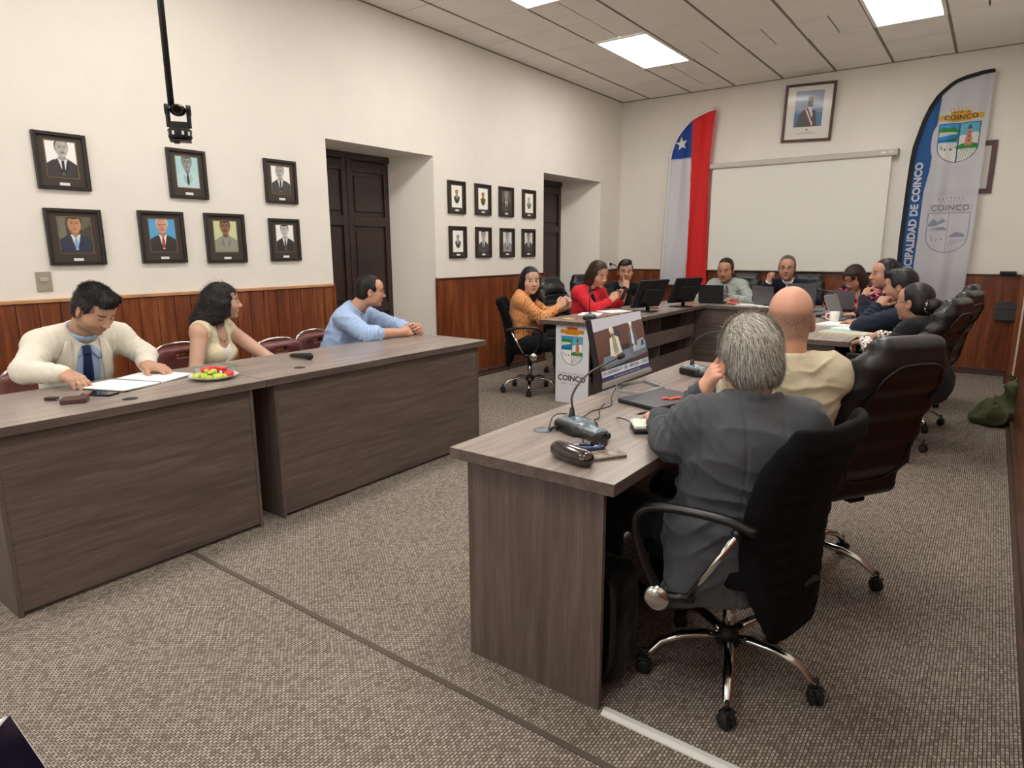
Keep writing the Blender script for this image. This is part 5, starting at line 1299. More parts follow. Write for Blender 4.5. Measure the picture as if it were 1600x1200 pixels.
A=[(-7.455,1.972,.29,.335,'black and white portrait of a moustached man, above the one in navy suit',dict(bg=BW,suit='#2a2a2a',skin='#b9b4ae',hair='#55504c',st_='bald',must='#6a6561',turn=1)),
 (-6.675,1.965,.28,.335,'pale cyan tinted portrait of a man in white shirt, directly below the ceiling camera',dict(bg='#a9ccd0',suit='#b5d2d4',skin='#8c8f8d',hair='#3a3c3d',shirt='#bcd8da',tie='#23282c')),
 (-5.918,1.972,.295,.335,'black and white portrait of a smiling grey-haired man nearest the doorway, upper',dict(bg=BW,suit='#3a3938',skin='#b3aea8',hair='#8d8882',turn=-1)),
 (-7.435,1.52,.32,.345,'colour portrait of a man in navy suit with pale blue tie, below the moustached man',dict(bg='#3b362e',suit='#1e2c44',skin='#c58d68',hair='#15100e',tie='#7fa9cf',bg2='#6f6a5c')),
 (-6.895,1.527,.31,.35,'colour portrait of a white-haired man on bright blue ground with striped tie',dict(bg='#4f9fd0',suit='#2b2524',skin='#d0967a',hair='#c9c6c2',tie='#a8383c',st_='bald')),
 (-6.43,1.525,.32,.36,'colour portrait of a bearded man in grey shirt on pale green ground',dict(bg='#c7cf9c',suit='#8f9083',skin='#8d6149',hair='#1c1714',shirt='#8f9083',tie=None,must='#1c1714')),
 (-5.918,1.518,.285,.335,'black and white portrait of a dark-haired man with bow tie, lower one nearest the doorway',dict(bg=BW,suit='#222222',skin='#c4c0ba',hair='#1c1b1a',tie='#444444'))]
for y,z,w,h,lab,kw in A:
    pw,ph=w*.56,h*.62; picture('framed_portrait',lab,'framed portrait',WL,w,h,portrait(pw,ph,**kw),pw,ph,.012,group=gA,loc=(0,y,z))
B=[(-3.78,1.98,'small portrait, upper row nearest the big doorway, sepia head in an oval',dict(bg='#f3f0e6',suit='#4a4330',skin='#b59a5c',hair='#3b3423',oval=1)),
 (-3.335,1.98,'small portrait, upper row, golden brown oval with no white collar',dict(bg='#f3f0e6',suit='#7a5f20',skin='#a8852f',hair='#5e4716',shirt='#8a6d28',oval=1)),
 (-2.90,1.98,'small portrait, upper row, all dark grey print of a bald man',dict(bg='#55524e',suit='#2c2a29',skin='#8f8a84',hair='#6a6661',st_='bald')),
 (-2.435,1.98,'small portrait, upper row beside the far doorway, dark-haired drawn head',dict(bg='#efece2',suit='#8d897f',skin='#c4bb9f',hair='#2e2b28',oval=1,turn=-1)),
 (-3.775,1.515,'small portrait, lower row nearest the big doorway, faint grey oval head',dict(bg='#f1efe8',suit='#4d4b47',skin='#a9a59e',hair='#77736d',oval=1)),
 (-3.335,1.515,'small portrait, lower row second from the big doorway, man in dark suit',dict(bg='#e6e3d8',suit='#3a3835',skin='#b5b0a6',hair='#2f2c2a')),
 (-2.885,1.515,'small portrait, lower row, pale grey pencil drawing of a man in light suit',dict(bg='#d6d5d2',suit='#8f9091',skin='#b2b1ae',hair='#5e5d5b')),
 (-2.445,1.515,'small portrait, lower row beside the far doorway, black suit and small head',dict(bg='#d9d6d0',suit='#242322',skin='#a39d95',hair='#2c2927'))]
for y,z,lab,kw in B: picture('framed_portrait',lab,'framed portrait',WL,.285,.335,portrait(.165,.225,n=40,**kw),.165,.225,.008,group=gB,loc=(0,y,z),fillet=False)
# light switch plate
t=empty('light_switch',(0,-7.64,1.252),0,'grey metal light switch plate on the white wall above the panelling','light switch')
M_plate=mat('brushed_plate','#a39c8d',.45,.3)
b=MB(); b.box((0.004,0,0),(.008,.082,.118),b=.002); b.build('plate',M_plate,t); b=MB(); b.box((.0095,0,.012),(.005,.042,.026),b=.001); b.build('rocker',mat('rocker','#b3ab9b',.5),t)
# thin cracks / trunking marks skipped; socket in the corner
t=empty('wall_socket',(.004,-.30,1.195),0,'white wall socket with dark plug, in the far corner above the panelling','socket')
b=MB(); b.box((0.006,0,0),(.012,.085,.125),b=.002); b.build('plate',M_white,t); b=MB(); b.box((.02,0,.02),(.035,.03,.04),b=.003); b.tube(bezier([(.035,0,.02),(.08,.03,.01),(.09,.08,-.03),(.06,.12,-.05)],12),.005,6); b.build('plug',M_blk,t)
# president portrait, far wall
pp=Pic(.33,.42,90,'#98a4b8'); pp.rect(0,0,1,.42,'#3f6c96'); pp.rect(.6,0,1,.5,'#3f7f9e',.6); pp.rect(0,.38,1,.46,'#6f86a3',.8)
pp.poly([(.08,0),(.15,.30),(.30,.46),(.52,.50),(.74,.44),(.80,.2),(.82,0)],'#3b3533'); pp.ell(.5,.42,.16,.1,'#3b3533')
pp.poly([(.46,.54),(.60,.54),(.66,.3),(.62,.22),(.54,.4)],'#cfd3da'); 
pp.poly([(.40,.50),(.46,.52),(.70,.14),(.66,.04)],'#26355e'); pp.poly([(.385,.47),(.42,.50),(.68,.08),(.66,.0)],'#e8e0d8'); pp.poly([(.37,.44),(.39,.47),(.665,.03),(.64,.0)],'#b0332e')
pp.ell(.55,.68,.095,.13,'#1f1a18'); pp.ell(.58,.67,.065,.095,'#8a624e'); pp.ell(.575,.60,.07,.055,'#2a201c'); pp.ell(.59,.685,.03,.008,'#2a201c'); pp.ell(.55,.78,.10,.045,'#1f1a18')
t=picture('framed_portrait','large official portrait with sash, hung high above the projection screen','framed portrait',WF@RZ(-2.4)@T(0,0,.03)@RX(4.0),.59,.68,pp,.33,.42,.045,.03,M_redframe,M_matw,False,fillet=False,loc=(2.597,-.0,3.10),dep=.028)
b=MB(); Mx=WF@RZ(-2.4)@T(0,0,.03)@RX(4.0)
b.box((0,-.20,.0095),(.022,.022,.0008),Mx); b.box((0,-.228,.0095),(.13,.004,.0008),Mx); b.box((0,-.245,.0095),(.24,.004,.0008),Mx); b.build('caption',mat('caption_ink','#77726e',.7),t)
# second frame behind the banner
p2=Pic(.3,.3,30,'#e2dfd8'); p2.ell(.5,.45,.28,.3,'#6f7377'); p2.ell(.5,.68,.12,.14,'#8a7a70'); 
picture('picture_frame','brown wooden picture frame partly behind the municipal banner','picture frame',WF,.62,.56,p2,.26,.26,0,.05,M_redframe,M_matw,False,fillet=False,loc=(4.262,-.0,2.31),dep=.03)
# projection screen
t=empty('projection_screen',(2.505,0,0),0,'white pull-down projection screen hanging on the far wall','projection screen')
b=MB(); b.rbox((0,-.075,2.535),(2.25,.075,.075),.02,4,None,0); b.build('housing',mat('screen_case','#b9b4ab',.45),t)
for sx in(-1,1):
    b=MB(); b.box((sx*1.13,-.075,2.535),(.02,.085,.085),b=.004); b.build('end_cap',mat('end_cap','#8f8a80',.5),t)
b=MB(); b.box((.98,-.1135,2.54),(.05,.002,.018)); b.box((1.06,-.1135,2.54),(.03,.002,.014)); b.build('sticker',M_white,t)
b=MB(); n=40
vs=[];fs=[]
for i in range(n+1):
    x=-1.068+2.136*i/n
    for j in range(13):
        z=2.51-1.352*j/12; vs.append((x-.008*j/12*0,-.085-.006*math.sin(i*.35+j*.3)*(j/12)-.004*math.sin(i*.9-j*.5)*(j/12),z))
for i in range(n):
    for j in range(12): a=i*13+j; fs.append((a,a+1,a+14,a+13))
b.smooth=True; b.add(vs,fs); b.build('fabric',mat('screen_fabric','#dddad0',.7),t)
b=MB(); b.box((0,-.085,1.152),(2.14,.018,.022),b=.004); b.build('bottom_bar',mat('screen_bar','#c8c4ba',.5),t)
# wall box and black device with cable
t=empty('wall_box',(4.855,-.016,.74),0,'dark grey plastic box on the panelling in the far right corner','box')
b=MB(); b.rbox((0,-.035,0),(.195,.075,.20),.03,5,None,1); b.build('case',mat('box_grey','#3c3c3b',.5),t); b=MB(); b.box((0,-.0735,.015),(.20,.003,.006)); b.build('seam',M_blk,t)
t=empty('router',(4.83,-.03,WZ),0,'small black device with white cable lying on the far panelling ledge','router')
b=MB(); b.box((0,-.02,.016),(.15,.075,.032),b=.005); b.build('case',M_blk,t); b=MB(); b.tube(bezier([(.075,-.02,.012),(.10,-.03,.0),(.12,-.01,.018),(.145,-.005,.03)],12),.004,6); b.build('cable',M_white,t)
# ================================================================== BANNERS
def clothbanner(name,m,alpha):
    mm,nt,b,N,L=_nodes(name); setc(b,(1,1,1),.7); a=N.new('ShaderNodeVertexColor'); a.layer_name='Col'; L.new(a.outputs[0],b.inputs['Base Color']); b.inputs['Alpha'].default_value=1
    b.inputs['Transmission Weight'].default_value=0
    tr=N.new('ShaderNodeBsdfTransparent'); mx=N.new('ShaderNodeMixShader'); tl=N.new('ShaderNodeBsdfTranslucent'); L.new(a.outputs[0],tl.inputs[0]); m2=N.new('ShaderNodeMixShader'); m2.inputs[0].default_value=.25
    L.new(b.outputs[0],m2.inputs[1]); L.new(tl.outputs[0],m2.inputs[2])
    sep=N.new('ShaderNodeSeparateColor'); L.new(a.outputs[0],sep.inputs[0]); mn=math_(nt,'MINIMUM',sep.outputs[0],sep.outputs[2]); fac=math_(nt,'MULTIPLY',mn,alpha)
    L.new(fac,mx.inputs[0]); L.new(m2.outputs[0],mx.inputs[1]); L.new(tr.outputs[0],mx.inputs[2]); L.new(mx.outputs[0],N['Material Output'].inputs[0]); return mm
def feather(label,Lp,Rp,z0,z1,nx,nz,paintfn,sleevew,sleevem,alpha,X0,X1,y0=-.14,polem=None,ph=0):
    t=empty('feather_banner',(float(Lp[0][1]),y0,0),0,label,'banner'); ox=float(Lp[0][1])
    lz=[a[0] for a in Lp];lx=[a[1] for a in Lp];rz=[a[0] for a in Rp];rx=[a[1] for a in Rp]
    v=z0+(z1-z0)*(1-(1-np.linspace(0,1,nz))**1.15); u=np.linspace(0,1,nx); XL=np.interp(v,lz,lx); XR=np.interp(v,rz,rx)
    # smooth left edge
    k=np.ones(9)/9; XLs=np.convolve(np.pad(XL,4,'edge'),k,'valid'); XL=np.where(v<z1-.03,XLs,XL)
    X=XL[:,None]+(XR-XL)[:,None]*u[None,:]; Z=np.repeat(v[:,None],nx,1)
    p=Pic(X1-X0,z1-z0,grid=((X-X0)/(X1-X0),(Z-z0)/(z1-z0))); paintfn(p,X,Z,lambda x:(x-X0)/(X1-X0),lambda z:(z-z0)/(z1-z0))
    wave=lambda x,z:.014*np.sin(x*17+z*1.3+ph)*np.clip((z1+.3-z),0,1)+.010*np.sin(x*31-z*2.1+ph)+.012*np.sin(z*2.2+x*3)
    P=np.stack([X.ravel()-ox,wave(X,Z).ravel(),Z.ravel()],1); i=np.arange(nx*nz).reshape(nz,nx); F=np.stack([i[:-1,:-1],i[:-1,1:],i[1:,1:],i[1:,:-1]],-1).reshape(-1,4)
    o=npmesh('cloth',P,F,clothbanner(label[:8]+'_cloth',None,alpha),t,None,True,p.C.reshape(-1,3))
    b=MB(); pts=[(XL[j]-ox-.0,float(wave(XL[j],v[j])),v[j]) for j in range(0,nz,max(1,nz//60))]+[(XL[-1]-ox,float(wave(XL[-1],v[-1])),v[-1])]
    b.tube(pts,sleevew,10,flat=.35); b.build('sleeve',sleevem,t)
    b=MB(); b.tube([(pts[0][0],0,.03),(pts[0][0],0,z0),pts[0]],.009,8); b.build('pole',polem or M_white,t)
    b=MB(); b.box((pts[0][0],0,.012),(.5,.05,.02),b=.004); b.box((pts[0][0],0,.012),(.05,.22,.02),b=.004); b.cyl((pts[0][0],0,.02),(pts[0][0],0,.12),.016,n=12); b.build('base',M_blk,t)
    return t,wave,ox
def chile(p,X,Z,fx,fz):
    p.C[:]=hexc('#d9d8de'); mid=1.150+.0*X; p.put(X>mid,'#d8201f'); p.put((X<=mid)&(Z>2.665),'#1c4696')
    p.put((X<=mid)&(Z>2.655)&(Z<=2.672),'#9fb6dd')
    pts=[]
    for i in range(10):
        a=math.pi/2+i*math.pi/5+.12; r_=.092 if i%2==0 else .038; pts.append((fx(.995+r_*math.cos(a)),fz(2.865+r_*math.sin(a))))
    p.poly(pts,'#e6e6ea')
Lc=[(.90,.775),(.966,.782),(1.968,.806),(2.669,.828),(2.78,.845),(2.879,.884),(2.98,.94),(3.077,1.02),(3.15,1.11),(3.207,1.20),(3.245,1.31),(3.275,1.45)]
Rc=[(.90,1.447),(2.2,1.40),(2.6,1.405),(3.275,1.455)]
feather('white, blue and red feather banner with a white star, beside the screen',Lc,Rc,.93,3.275,110,420,chile,.034,mat('white_sleeve','#dedcd6',.7),.10,.7,1.5,ph=1)
def muni(p,X,Z,fx,fz):
    p.C[:]=hexc('#cfcfd6'); bl=np.interp(Z,[1.1,2.07,2.3,3.05,3.3],[3.925,3.94,3.975,4.01,4.0]); p.put(X<bl,'#1f5590')
    W=p.w; Hh=p.h
    p.ell(fx(4.205),fz(2.60),.245/W,.27/Hh,'#d3d3da',1,2.6)
    emblem(p,fx(4.21),fz(2.595),.385/W,.42/Hh,cr=('#c99a2e','#8a6a20'),gold_='#d3a640')
    emblem(p,fx(4.215),fz(1.62),.40/W,.44/Hh,mono=tuple(c for c in hexc('#8d92a4')))
Lm=[(.60,3.775),(1.23,3.779),(1.492,3.772),(2.149,3.782),(2.4,3.79),(2.572,3.802),(2.843,3.867),(2.98,3.92),(3.1,3.985),(3.19,4.07),(3.242,4.155),(3.275,4.28),(3.293,4.459)]
Rm_=[(.60,4.45),(1.13,4.453),(2.31,4.463),(3.293,4.465)]
t,wv,ox=feather('tall blue and white municipal feather banner with coat of arms and black sleeve',Lm,Rm_,.62,3.293,230,800,muni,.034,M_blkm,.30,3.7,4.5,ph=2.2,polem=M_blk)
M_wht=mat('white_print','#e6e6ea',.7); M_gi=mat('grey_print','#8d92a4',.7); M_brn=mat('brown_print','#6b4a1c',.7)
def wp(co): 
    x,z=co.x+ox,co.z; return Vector((co.x,float(wv(x,z))-.008,z))
Mt_=Matrix(((0,-1,0,3.872-ox),(0,0,-1,0),(1,0,0,1.675),(0,0,0,1)))
cu=text('lettering','MUNICIPALIDAD DE COINCO',.105,Mt_,M_wht,t,.0003,.0045,'CENTER',1.02,wp)
Mf=lambda x,z:Matrix(((1,0,0,x-ox),(0,0,-1,0),(0,1,0,z),(0,0,0,1)))
text('lettering','COINCO',.072,Mf(4.21,2.845),M_brn,t,.0003,.001,'CENTER',1.1,wp)
text('lettering','COINCO',.085,Mf(4.215,1.877),M_gi,t,.0003,.0005,'CENTER',1.1,wp)
# ================================================================== CEILING CAMERA
t=empty('dome_camera',(1.475,-7.48,H),0,'black pan-tilt camera on a long black pole from the ceiling','camera')
b=MB(); b.cyl((-.045,0,-1.44),(-.045,0,0),.0145,n=16); b.build('pole',mat('pole_black','#161514',.4),t)
b=MB(); b.lathe([(.016,-.03),(.055,-.025),(.06,0)],20,T(-.045,0,0)); b.build('ceiling_plate',M_blk,t)
Mc=T(-.012,.012,-1.495)@RZ(60)@Matrix.Diagonal((.86,.86,.66,1))
b=MB(); b.rbox((0,0,-.055),(.10,.075,.045),.02,4,Mc)
for sx in(-1,1): b.rbox((sx*.052,0,.0),(.022,.06,.125),.012,4,Mc); b.cyl((sx*.042,0,.055),(sx*.066,0,.055),.036,n=22,M=Mc)
b.build('yoke',M_blkm,t)
b=MB(); b.sph((0,0,.055),(.042,.046,.042),20,12,Mc@RX(-8)); b.cyl((0,-.02,.05),(0,-.075,.042),.030,.028,22,M=Mc); b.build('camera_head',M_blk,t)
b=MB(); b.cyl((0,-.0745,.042),(0,-.077,.0415),.022,n=22,M=Mc); b.build('lens',mat('lens_glass','#050507',.05,coat=1),t)
b=MB(); b.lathe([(.055,-.145),(.060,-.14),(.062,-.085),(.056,-.078),(.02,-.078)],28,Mc); b.build('base',M_blkm,t)
for a in(-75,-32,15,48,80):
    b=MB(); b.box((.0615*math.sin(R(a)),-.0615*math.cos(R(a)),-.112),(.012,.004,.024),Mc@T(0,0,0)) if False else b.box((0,-.0615,-.112),(.012,.003,.026),Mc@RZ(a)); b.build('marking',M_white,t)
b=MB(); b.box((0,0,-.158),(.11,.085,.014),Mc,b=.003); b.box((-.02,0,-.170),(.03,.03,.016),Mc,b=.003); b.build('mounting_bracket',M_blk,t)
# ================================================================== FLOOR THINGS
t=empty('cable_cover',(3.86,-7.562,0),0,'white plastic cable cover strip on the carpet beside the foreground desk','cable cover')
b=MB(); b.prism([(0,-.022),(1.05,-.022),(1.05,.022),(0,.022)],0,.003); b.add([(0,-.018,.003),(0,.018,.003),(0,-.008,.013),(0,.008,.013),(1.05,-.018,.003),(1.05,.018,.003),(1.05,-.008,.013),(1.05,.008,.013)],[(0,2,3,1),(4,5,7,6),(0,4,6,2),(2,6,7,3),(3,7,5,1),(0,1,5,4)]); b.build('strip',mat('white_pvc','#d9d7d2',.35),t)
# green bag by the right wall
S=Shape(); S.ell((4.86,-2.62,.10),(.13,.17,.10),None,.06); S.ell((4.78,-2.60,.05),(.12,.15,.055),None,.05); S.cone((4.88,-2.62,.12),(4.935,-2.66,.33),.09,.035,.05); S.cone((4.93,-2.66,.33),(4.955,-2.62,.41),.03,.018,.02); S.box((4.86,-2.6,-.10),(.5,.5,.10),None,.001,.01,-1); S.box((5.06,-2.6,.2),(.085,.5,.6),None,.001,.01,-1)
V,F=S.mesh(.009); V=relax(V,F,2); N=vnormals(V,F); w_=V+.08*np.stack([vnoise(V,6),vnoise(V+5,6),vnoise(V+9,6)],1); V=V+N*(.045*((1-np.abs(fbm(w_*np.array([1,1,.5]),9,2)))**4-.4))[:,None]; V[:,0]=np.minimum(V[:,0],4.972); V[:,2]=np.maximum(V[:,2],0)
bag=npmesh('cloth_bag',V,F,cloth('olive_canvas','#5a6042',fold=(12,.6,.016)),None,(4.86,-2.62,0)); tag(bag,'crumpled olive green bag slumped on the carpet by the right wall','bag')
b=MB(); b.tube(bezier([(4.93,-2.66,.36),(4.90,-2.60,.42),(4.94,-2.55,.36),(4.90,-2.52,.22)],16),.011,8,flat=.4,M=T(-4.86,2.62,0)); b.build('strap',mat('bag_strap','#2c3022',.8),bag)
# black backpack under the foreground desk
S=Shape(); S.box((3.72,-7.36,.21),(.13,.09,.20),None,.06,.06); S.box((3.76,-7.45,.15),(.10,.04,.12),None,.035,.04); S.cone((3.66,-7.36,.40),(3.78,-7.36,.40),.02,.02,.03)
V,F=S.mesh(.009); V=relax(V,F,2); V=V+vnormals(V,F)*(.008*fbm(V,12,3))[:,None]; V[:,2]=np.maximum(V[:,2],0)
bp_=npmesh('backpack',V,F,cloth('black_nylon','#0c0c10',.7),None,(3.72,-7.40,0)); tag(bp_,'black backpack standing on the carpet under the foreground desk','backpack')
b=MB(); b.tube(bezier([(.05,-.02,.40),(.12,-.09,.38),(.13,-.10,.2),(.10,-.08,.04)],20),.012,8,flat=.4); b.build('strap',M_blkm,bp_)
# ================================================================== THINGS ON THE DESKS
Z0=DZ
M_scr=mat_attr('screen_glow',.25,emit=.24); M_dglass=mat('dark_glass','#08080b',.08,coat=1)
M_silver=mat('silver_plastic','#a9aaa8',.35,.5); M_cable=mat('cable_black','#19191a',.5)
def lcd(label,loc,rz,w,h,pic=None,tilt=8,stand='frame',z0=.035,back=None):
    """screen faces local -y"""
    t=empty('monitor',(loc[0],loc[1],loc[2]),rz,label,'monitor'); Mx=T(0,0,z0)@RX(-tilt)@T(0,0,h/2)
    b=MB(); b.rbox((0,.012,0),(w,.022,h),.006,3,Mx,1); b.box((0,.032,-.02),(w*.55,.022,h*.5),Mx,b=.006); b.build('casing',back or M_blkm,t)
    bz=.008; P0=pic or Pic(w-2*bz,h-2*bz-.012,8,'#08080b')
    P0.build('display',M_scr if pic else M_dglass,t,Mx@T(0,-.0006,.006)@RX(90))
    b=MB(); b.box((0,-.0008,-h/2+.009),(w-.004,.0016,.016),Mx); b.build('lower_bezel',M_silver if stand=='frame' else M_blk,t)
    if stand=='frame':
        b=MB(); pts=[(-.03,.03,.006),(-.125,-.01,.006),(-.12,-.13,.006),(.06,-.15,.006),(.14,-.02,.006),(.04,.03,.006)]
        n_=len(pts)
        for i in range(n_):
            a,c=Vector(pts[i]),Vector(pts[(i+1)%n_]); d=(c-a); L_=d.length; an=math.atan2(d.y,d.x); b.box((L_/2,0,0),(L_+.010,.011,.012),T(*a)@RZ(math.degrees(an)),b=.001)
        b.box((0,.05,.05),(.05,.012,.11),b=.002); b.build('stand',M_silver,t)
    else:
        b=MB(); b.cyl((0,.05,.01),(0,.045,z0+h*.45),.022,.017,14); b.prism([(-.11,-.06),(.11,-.06),(.07,.13),(-.07,.13)],0,.012); b.build('stand',M_blk,t)
    return t
# picture on the big monitor
s_=Pic(.524,.30,230,'#54322a')
s_.poly([(0,1),(1,1),(1,.86),(.55,.84),(.25,.82),(0,.80)],'#b5b3bd'); s_.poly([(0,.80),(.25,.82),(.55,.84),(1,.86),(1,.845),(.55,.825),(.25,.805),(0,.785)],'#3a2a28')
s_.rect(0,0,1,.24,'#38373a'); s_.poly([(.42,.52),(.62,.52),(.66,.24),(.40,.24)],'#26242a'); s_.poly([(.10,.40),(.60,.44),(1,.52),(1,.30),(.10,.22)],'#5d6670'); s_.poly([(.05,.26),(.12,.40),(.6,.44),(.65,.30)],'#6a747e'); s_.poly([(.70,.36),(.78,.52),(.95,.56),(.98,.38)],'#8b959e'); s_.poly([(.88,.42),(.90,.52),(.94,.52),(.95,.44)],'#343a44')
s_.ell(.42,.70,.07,.09,'#2a2c34'); s_.poly([(.24,.40),(.27,.66),(.36,.70),(.44,.66),(.47,.42),(.36,.36)],'#c9c7b8'); s_.poly([(.31,.44),(.32,.68),(.38,.68),(.41,.42)],'#8a8a72'); s_.ell(.335,.76,.038,.065,'#c9a58c'); s_.ell(.325,.79,.04,.045,'#cdbfb2'); s_.ell(.335,.70,.025,.035,'#7a5a48'); s_.ell(.36,.42,.05,.025,'#b98f78')
s_.poly([(.665,.50),(.66,.70),(.71,.76),(.77,.74),(.82,.60),(.80,.46),(.74,.44)],'#4a525c'); s_.poly([(.70,.50),(.71,.74),(.74,.74),(.75,.48)],'#c4c4c4'); s_.ell(.725,.80,.03,.055,'#c0a090'); s_.ell(.722,.835,.032,.03,'#d4cfc8'); s_.poly([(.70,.42),(.74,.50),(.76,.44),(.73,.36)],'#b5b1aa')
s_.rect(.02,.115,.99,.205,'#c3c3cc'); s_.rect(.02,.05,.99,.105,'#343860'); s_.rect(0,.0,1,.04,'#8f8680')
s_.ell(.955,.90,.014,.03,'#aab5a8',.7)
mo=lcd('silver-bezel monitor on the foreground desk showing the broadcast of the meeting',(3.345,-6.40,Z0),0,.545,.318,s_,13)
mo.rotation_euler=(0,0,R(90+1)); 
Mx=T(0,0,.035)@RX(-13)@T(0,0,.318/2)@T(0,-.0012,.006)@RX(90)
M_capt=mat('caption_dark','#26262e',.6); M_capl=mat('caption_light','#b9bac8',.6)
text('lettering','ÓN ORDINARIA N° 1202 - 08/01/2026 - COINCO',.0235,Mx@T(.005,-.102,0),M_capt,mo,.0001,.0003)
text('lettering','Ilustre Municipalidad de Coinco · Ordinaria · Sesión · Coinco',.0115,Mx@T(.0,-.1275,0),M_capl,mo,.0001,0)
# left row monitors seen from behind (screens face the councillors)
M_bk=mat('monitor_back','#111113',.55)
lcd('black monitor seen from behind on the open-rail desk, nearer one, before the woman in red',(1.74,-2.78,Z0),FD(.97,-.25),.46,.31,None,24,'foot',.055)
lcd('black monitor seen from behind on the open-rail desk, farther one by the table corner',(1.83,-2.02,Z0),FD(.95,-.31),.44,.30,None,24,'foot',.06)
def laptop(label,loc,rz,w=.34,d=.235,ang=105,body=None,scr=None,lid=None,pic=None,bz=.014):
    """user sits on local -y side; lid hinged at +y"""
    t=empty('laptop',(loc[0],loc[1],loc[2] if len(loc)>2 else Z0),rz,label,'laptop'); body=body or M_silver
    b=MB(); b.rbox((0,0,.008),(w,d,.014),.012,4); b.build('base',body,t)
    b=MB(); b.box((0,.035,.0155),(w*.86,d*.42,.002)); b.build('keyboard',mat('laptop_keys','#2a2a2c',.6),t)
    b=MB(); b.box((0,-.075,.0153),(w*.3,d*.26,.0012)); b.build('touchpad',mat('touchpad','#8d8e90',.4),t)
    Ml=T(0,d/2,.016)@RX(90-ang)@T(0,0,d/2)     # lid upright then leaning back
    b=MB(); b.rbox((0,.003,0),(w,.006,d),.010,4,Ml@RX(0),1); l_=b.build('lid',lid or body,t)
    b=MB(); b.box((0,-.0006,0),(w-bz,.0012,d-bz),Ml); b.build('display',scr or M_dglass,t)
    return t
M_lidg=mat('grey_lid','#5d5c60',.45)
laptop('black laptop seen from behind on the far desk before the grey-jacket man',(1.97,-1.30),R(180)+R(4),.30,.21,98,M_blkm,lid=M_blkm)
laptop('grey laptop seen from behind before the raised-fist man, nearer the grey-jacket man',(2.64,-1.28),R(180)-R(24),.30,.215,104,M_lidg,lid=M_lidg)
laptop('grey laptop seen from behind before the raised-fist man, nearer the floral-blouse woman',(2.96,-1.24),R(180)+R(12),.30,.26,104,M_lidg,lid=M_lidg)
laptop('silver laptop open before the man in navy sweater',(3.72,-2.66),FD(-1,.12)+0,.34,.235,112,M_silver,mat('laptop_screen_dim','#2c2730',.15,coat=1))
laptop('black laptop seen from behind before the woman in floral blouse',(3.42,-1.42),R(180)-R(3),.28,.20,100,M_blkm,lid=M_lidg)
laptop('closed dark laptop on the foreground desk beside the suited man\'s hand',(3.60,-6.62),R(80),.33,.225,0,M_blkm) if False else None
t=empty('closed_laptop',(3.60,-6.60,Z0),R(72),'closed dark grey laptop lying by the suited man\'s writing hand','laptop')
b=MB(); b.rbox((0,0,.007),(.32,.22,.012),.012,4); b.build('base',M_blkm,t); b=MB(); b.rbox((0,0,.0165),(.32,.22,.006),.012,4); b.build('lid',mat('lid_graphite','#3e4046',.35),t)
# marker, pen, notepad, glasses, case, keys, phone -------------------------------------------------
t=empty('orange_flower_tag',(3.655,-6.60,Z0+.0195),R(30),'bright orange ribbon tag lying on the closed laptop','tag')
b=MB()
for i in range(7): b.box((-.045+.014*i,.006*math.sin(i*2.1),.003+.002*(i%2)),(.013,.022,.003),RZ(i*9),b=.001)
b.build('ribbon',mat('orange_plastic','#e8532a',.5),t); b=MB(); b.cyl((.05,0,.004),(.12,.012,.004),.0035,n=8); b.build('stick',mat('purple_plastic','#6b3f6a',.5),t)
t=empty('pen',(3.700,-6.965,.828),R(-40),'dark metal pen held in the suited man\'s hand','pen')
b=MB(); b.tube([(-.03,-.02,-.012),(.055,.03,.02)],.0042,10); b.build('barrel',M_blk,t); b=MB(); b.cyl((-.03,-.02,-.012),(-.042,-.027,-.0165),.004,.001,10); b.build('tip',M_gold,t)
t=empty('calculator_box',(3.735,-7.06,Z0),R(35),'small white box on a black wallet beside the grey suit sleeve','box')
b=MB(); b.box((0,0,.009),(.095,.11,.016),b=.004); b.build('wallet_base',M_blk,t); b=MB(); b.box((0,.0,.024),(.09,.105,.013),b=.003); b.build('white_top',mat('cream_card','#dcdccf',.5),t)
def spectacles(label,loc,rz,frame,lens,tem=.14):
    t=empty('spectacles',(*loc[:2],Z0),rz,label,'glasses')
    b=MB()
    for q in(-1,1):
        b.tube([(q*.034+.024*np.sign(math.cos(a))*abs(math.cos(a))**.7,0,.022+.017*math.sin(a)) for a in np.linspace(0,2*math.pi,19)[:-1]],.0016,6,closed=True)
    b.tube([(-.010,0,.026),(0,.003,.029),(.010,0,.026)],.0015,6); b.build('front',lens,t)
    for q in(-1,1):
        b=MB(); b.tube(bezier([(q*.059,0,.028),(q*.063,.03,.028),(q*.062,tem*.75,.016),(q*.056,tem,.004)],14),.0023,7); b.build('temple',frame,t)
    return t
spectacles('clear-front spectacles with black temples lying open on the foreground desk',(3.72,-7.03),R(-62)+R(110),M_blk,mat('clear_acetate','#d8dcd8',.12,coat=1))
S=Shape(); S.cone((-.062,0,.024),(.062,0,.024),.026,.026,.01); S.ell((0,0,.024),(.082,.031,.025),None,.02)
V,F=S.mesh(.003); V=relax(V,F,1); V[:,2]=np.maximum(V[:,2],.0)
t=empty('glasses_case',(3.700,-7.515,Z0),FD(.2,1)+R(-6),'glossy dark brown spectacle case at the near corner of the foreground desk','glasses case')
npmesh('shell',V,F,mat('brown_gloss','#2f211d',.16,.25,coat=.6),t); b=MB(); b.tube([(-.07,-.0245,.026),(0,-.0315,.026),(.07,-.0245,.026)],.0011,6); b.build('seam',M_silver,t)
t=empty('car_key',(3.675,-7.385,Z0),R(25),'blue key fob and dark sunglasses lying behind the spectacle case','keys')
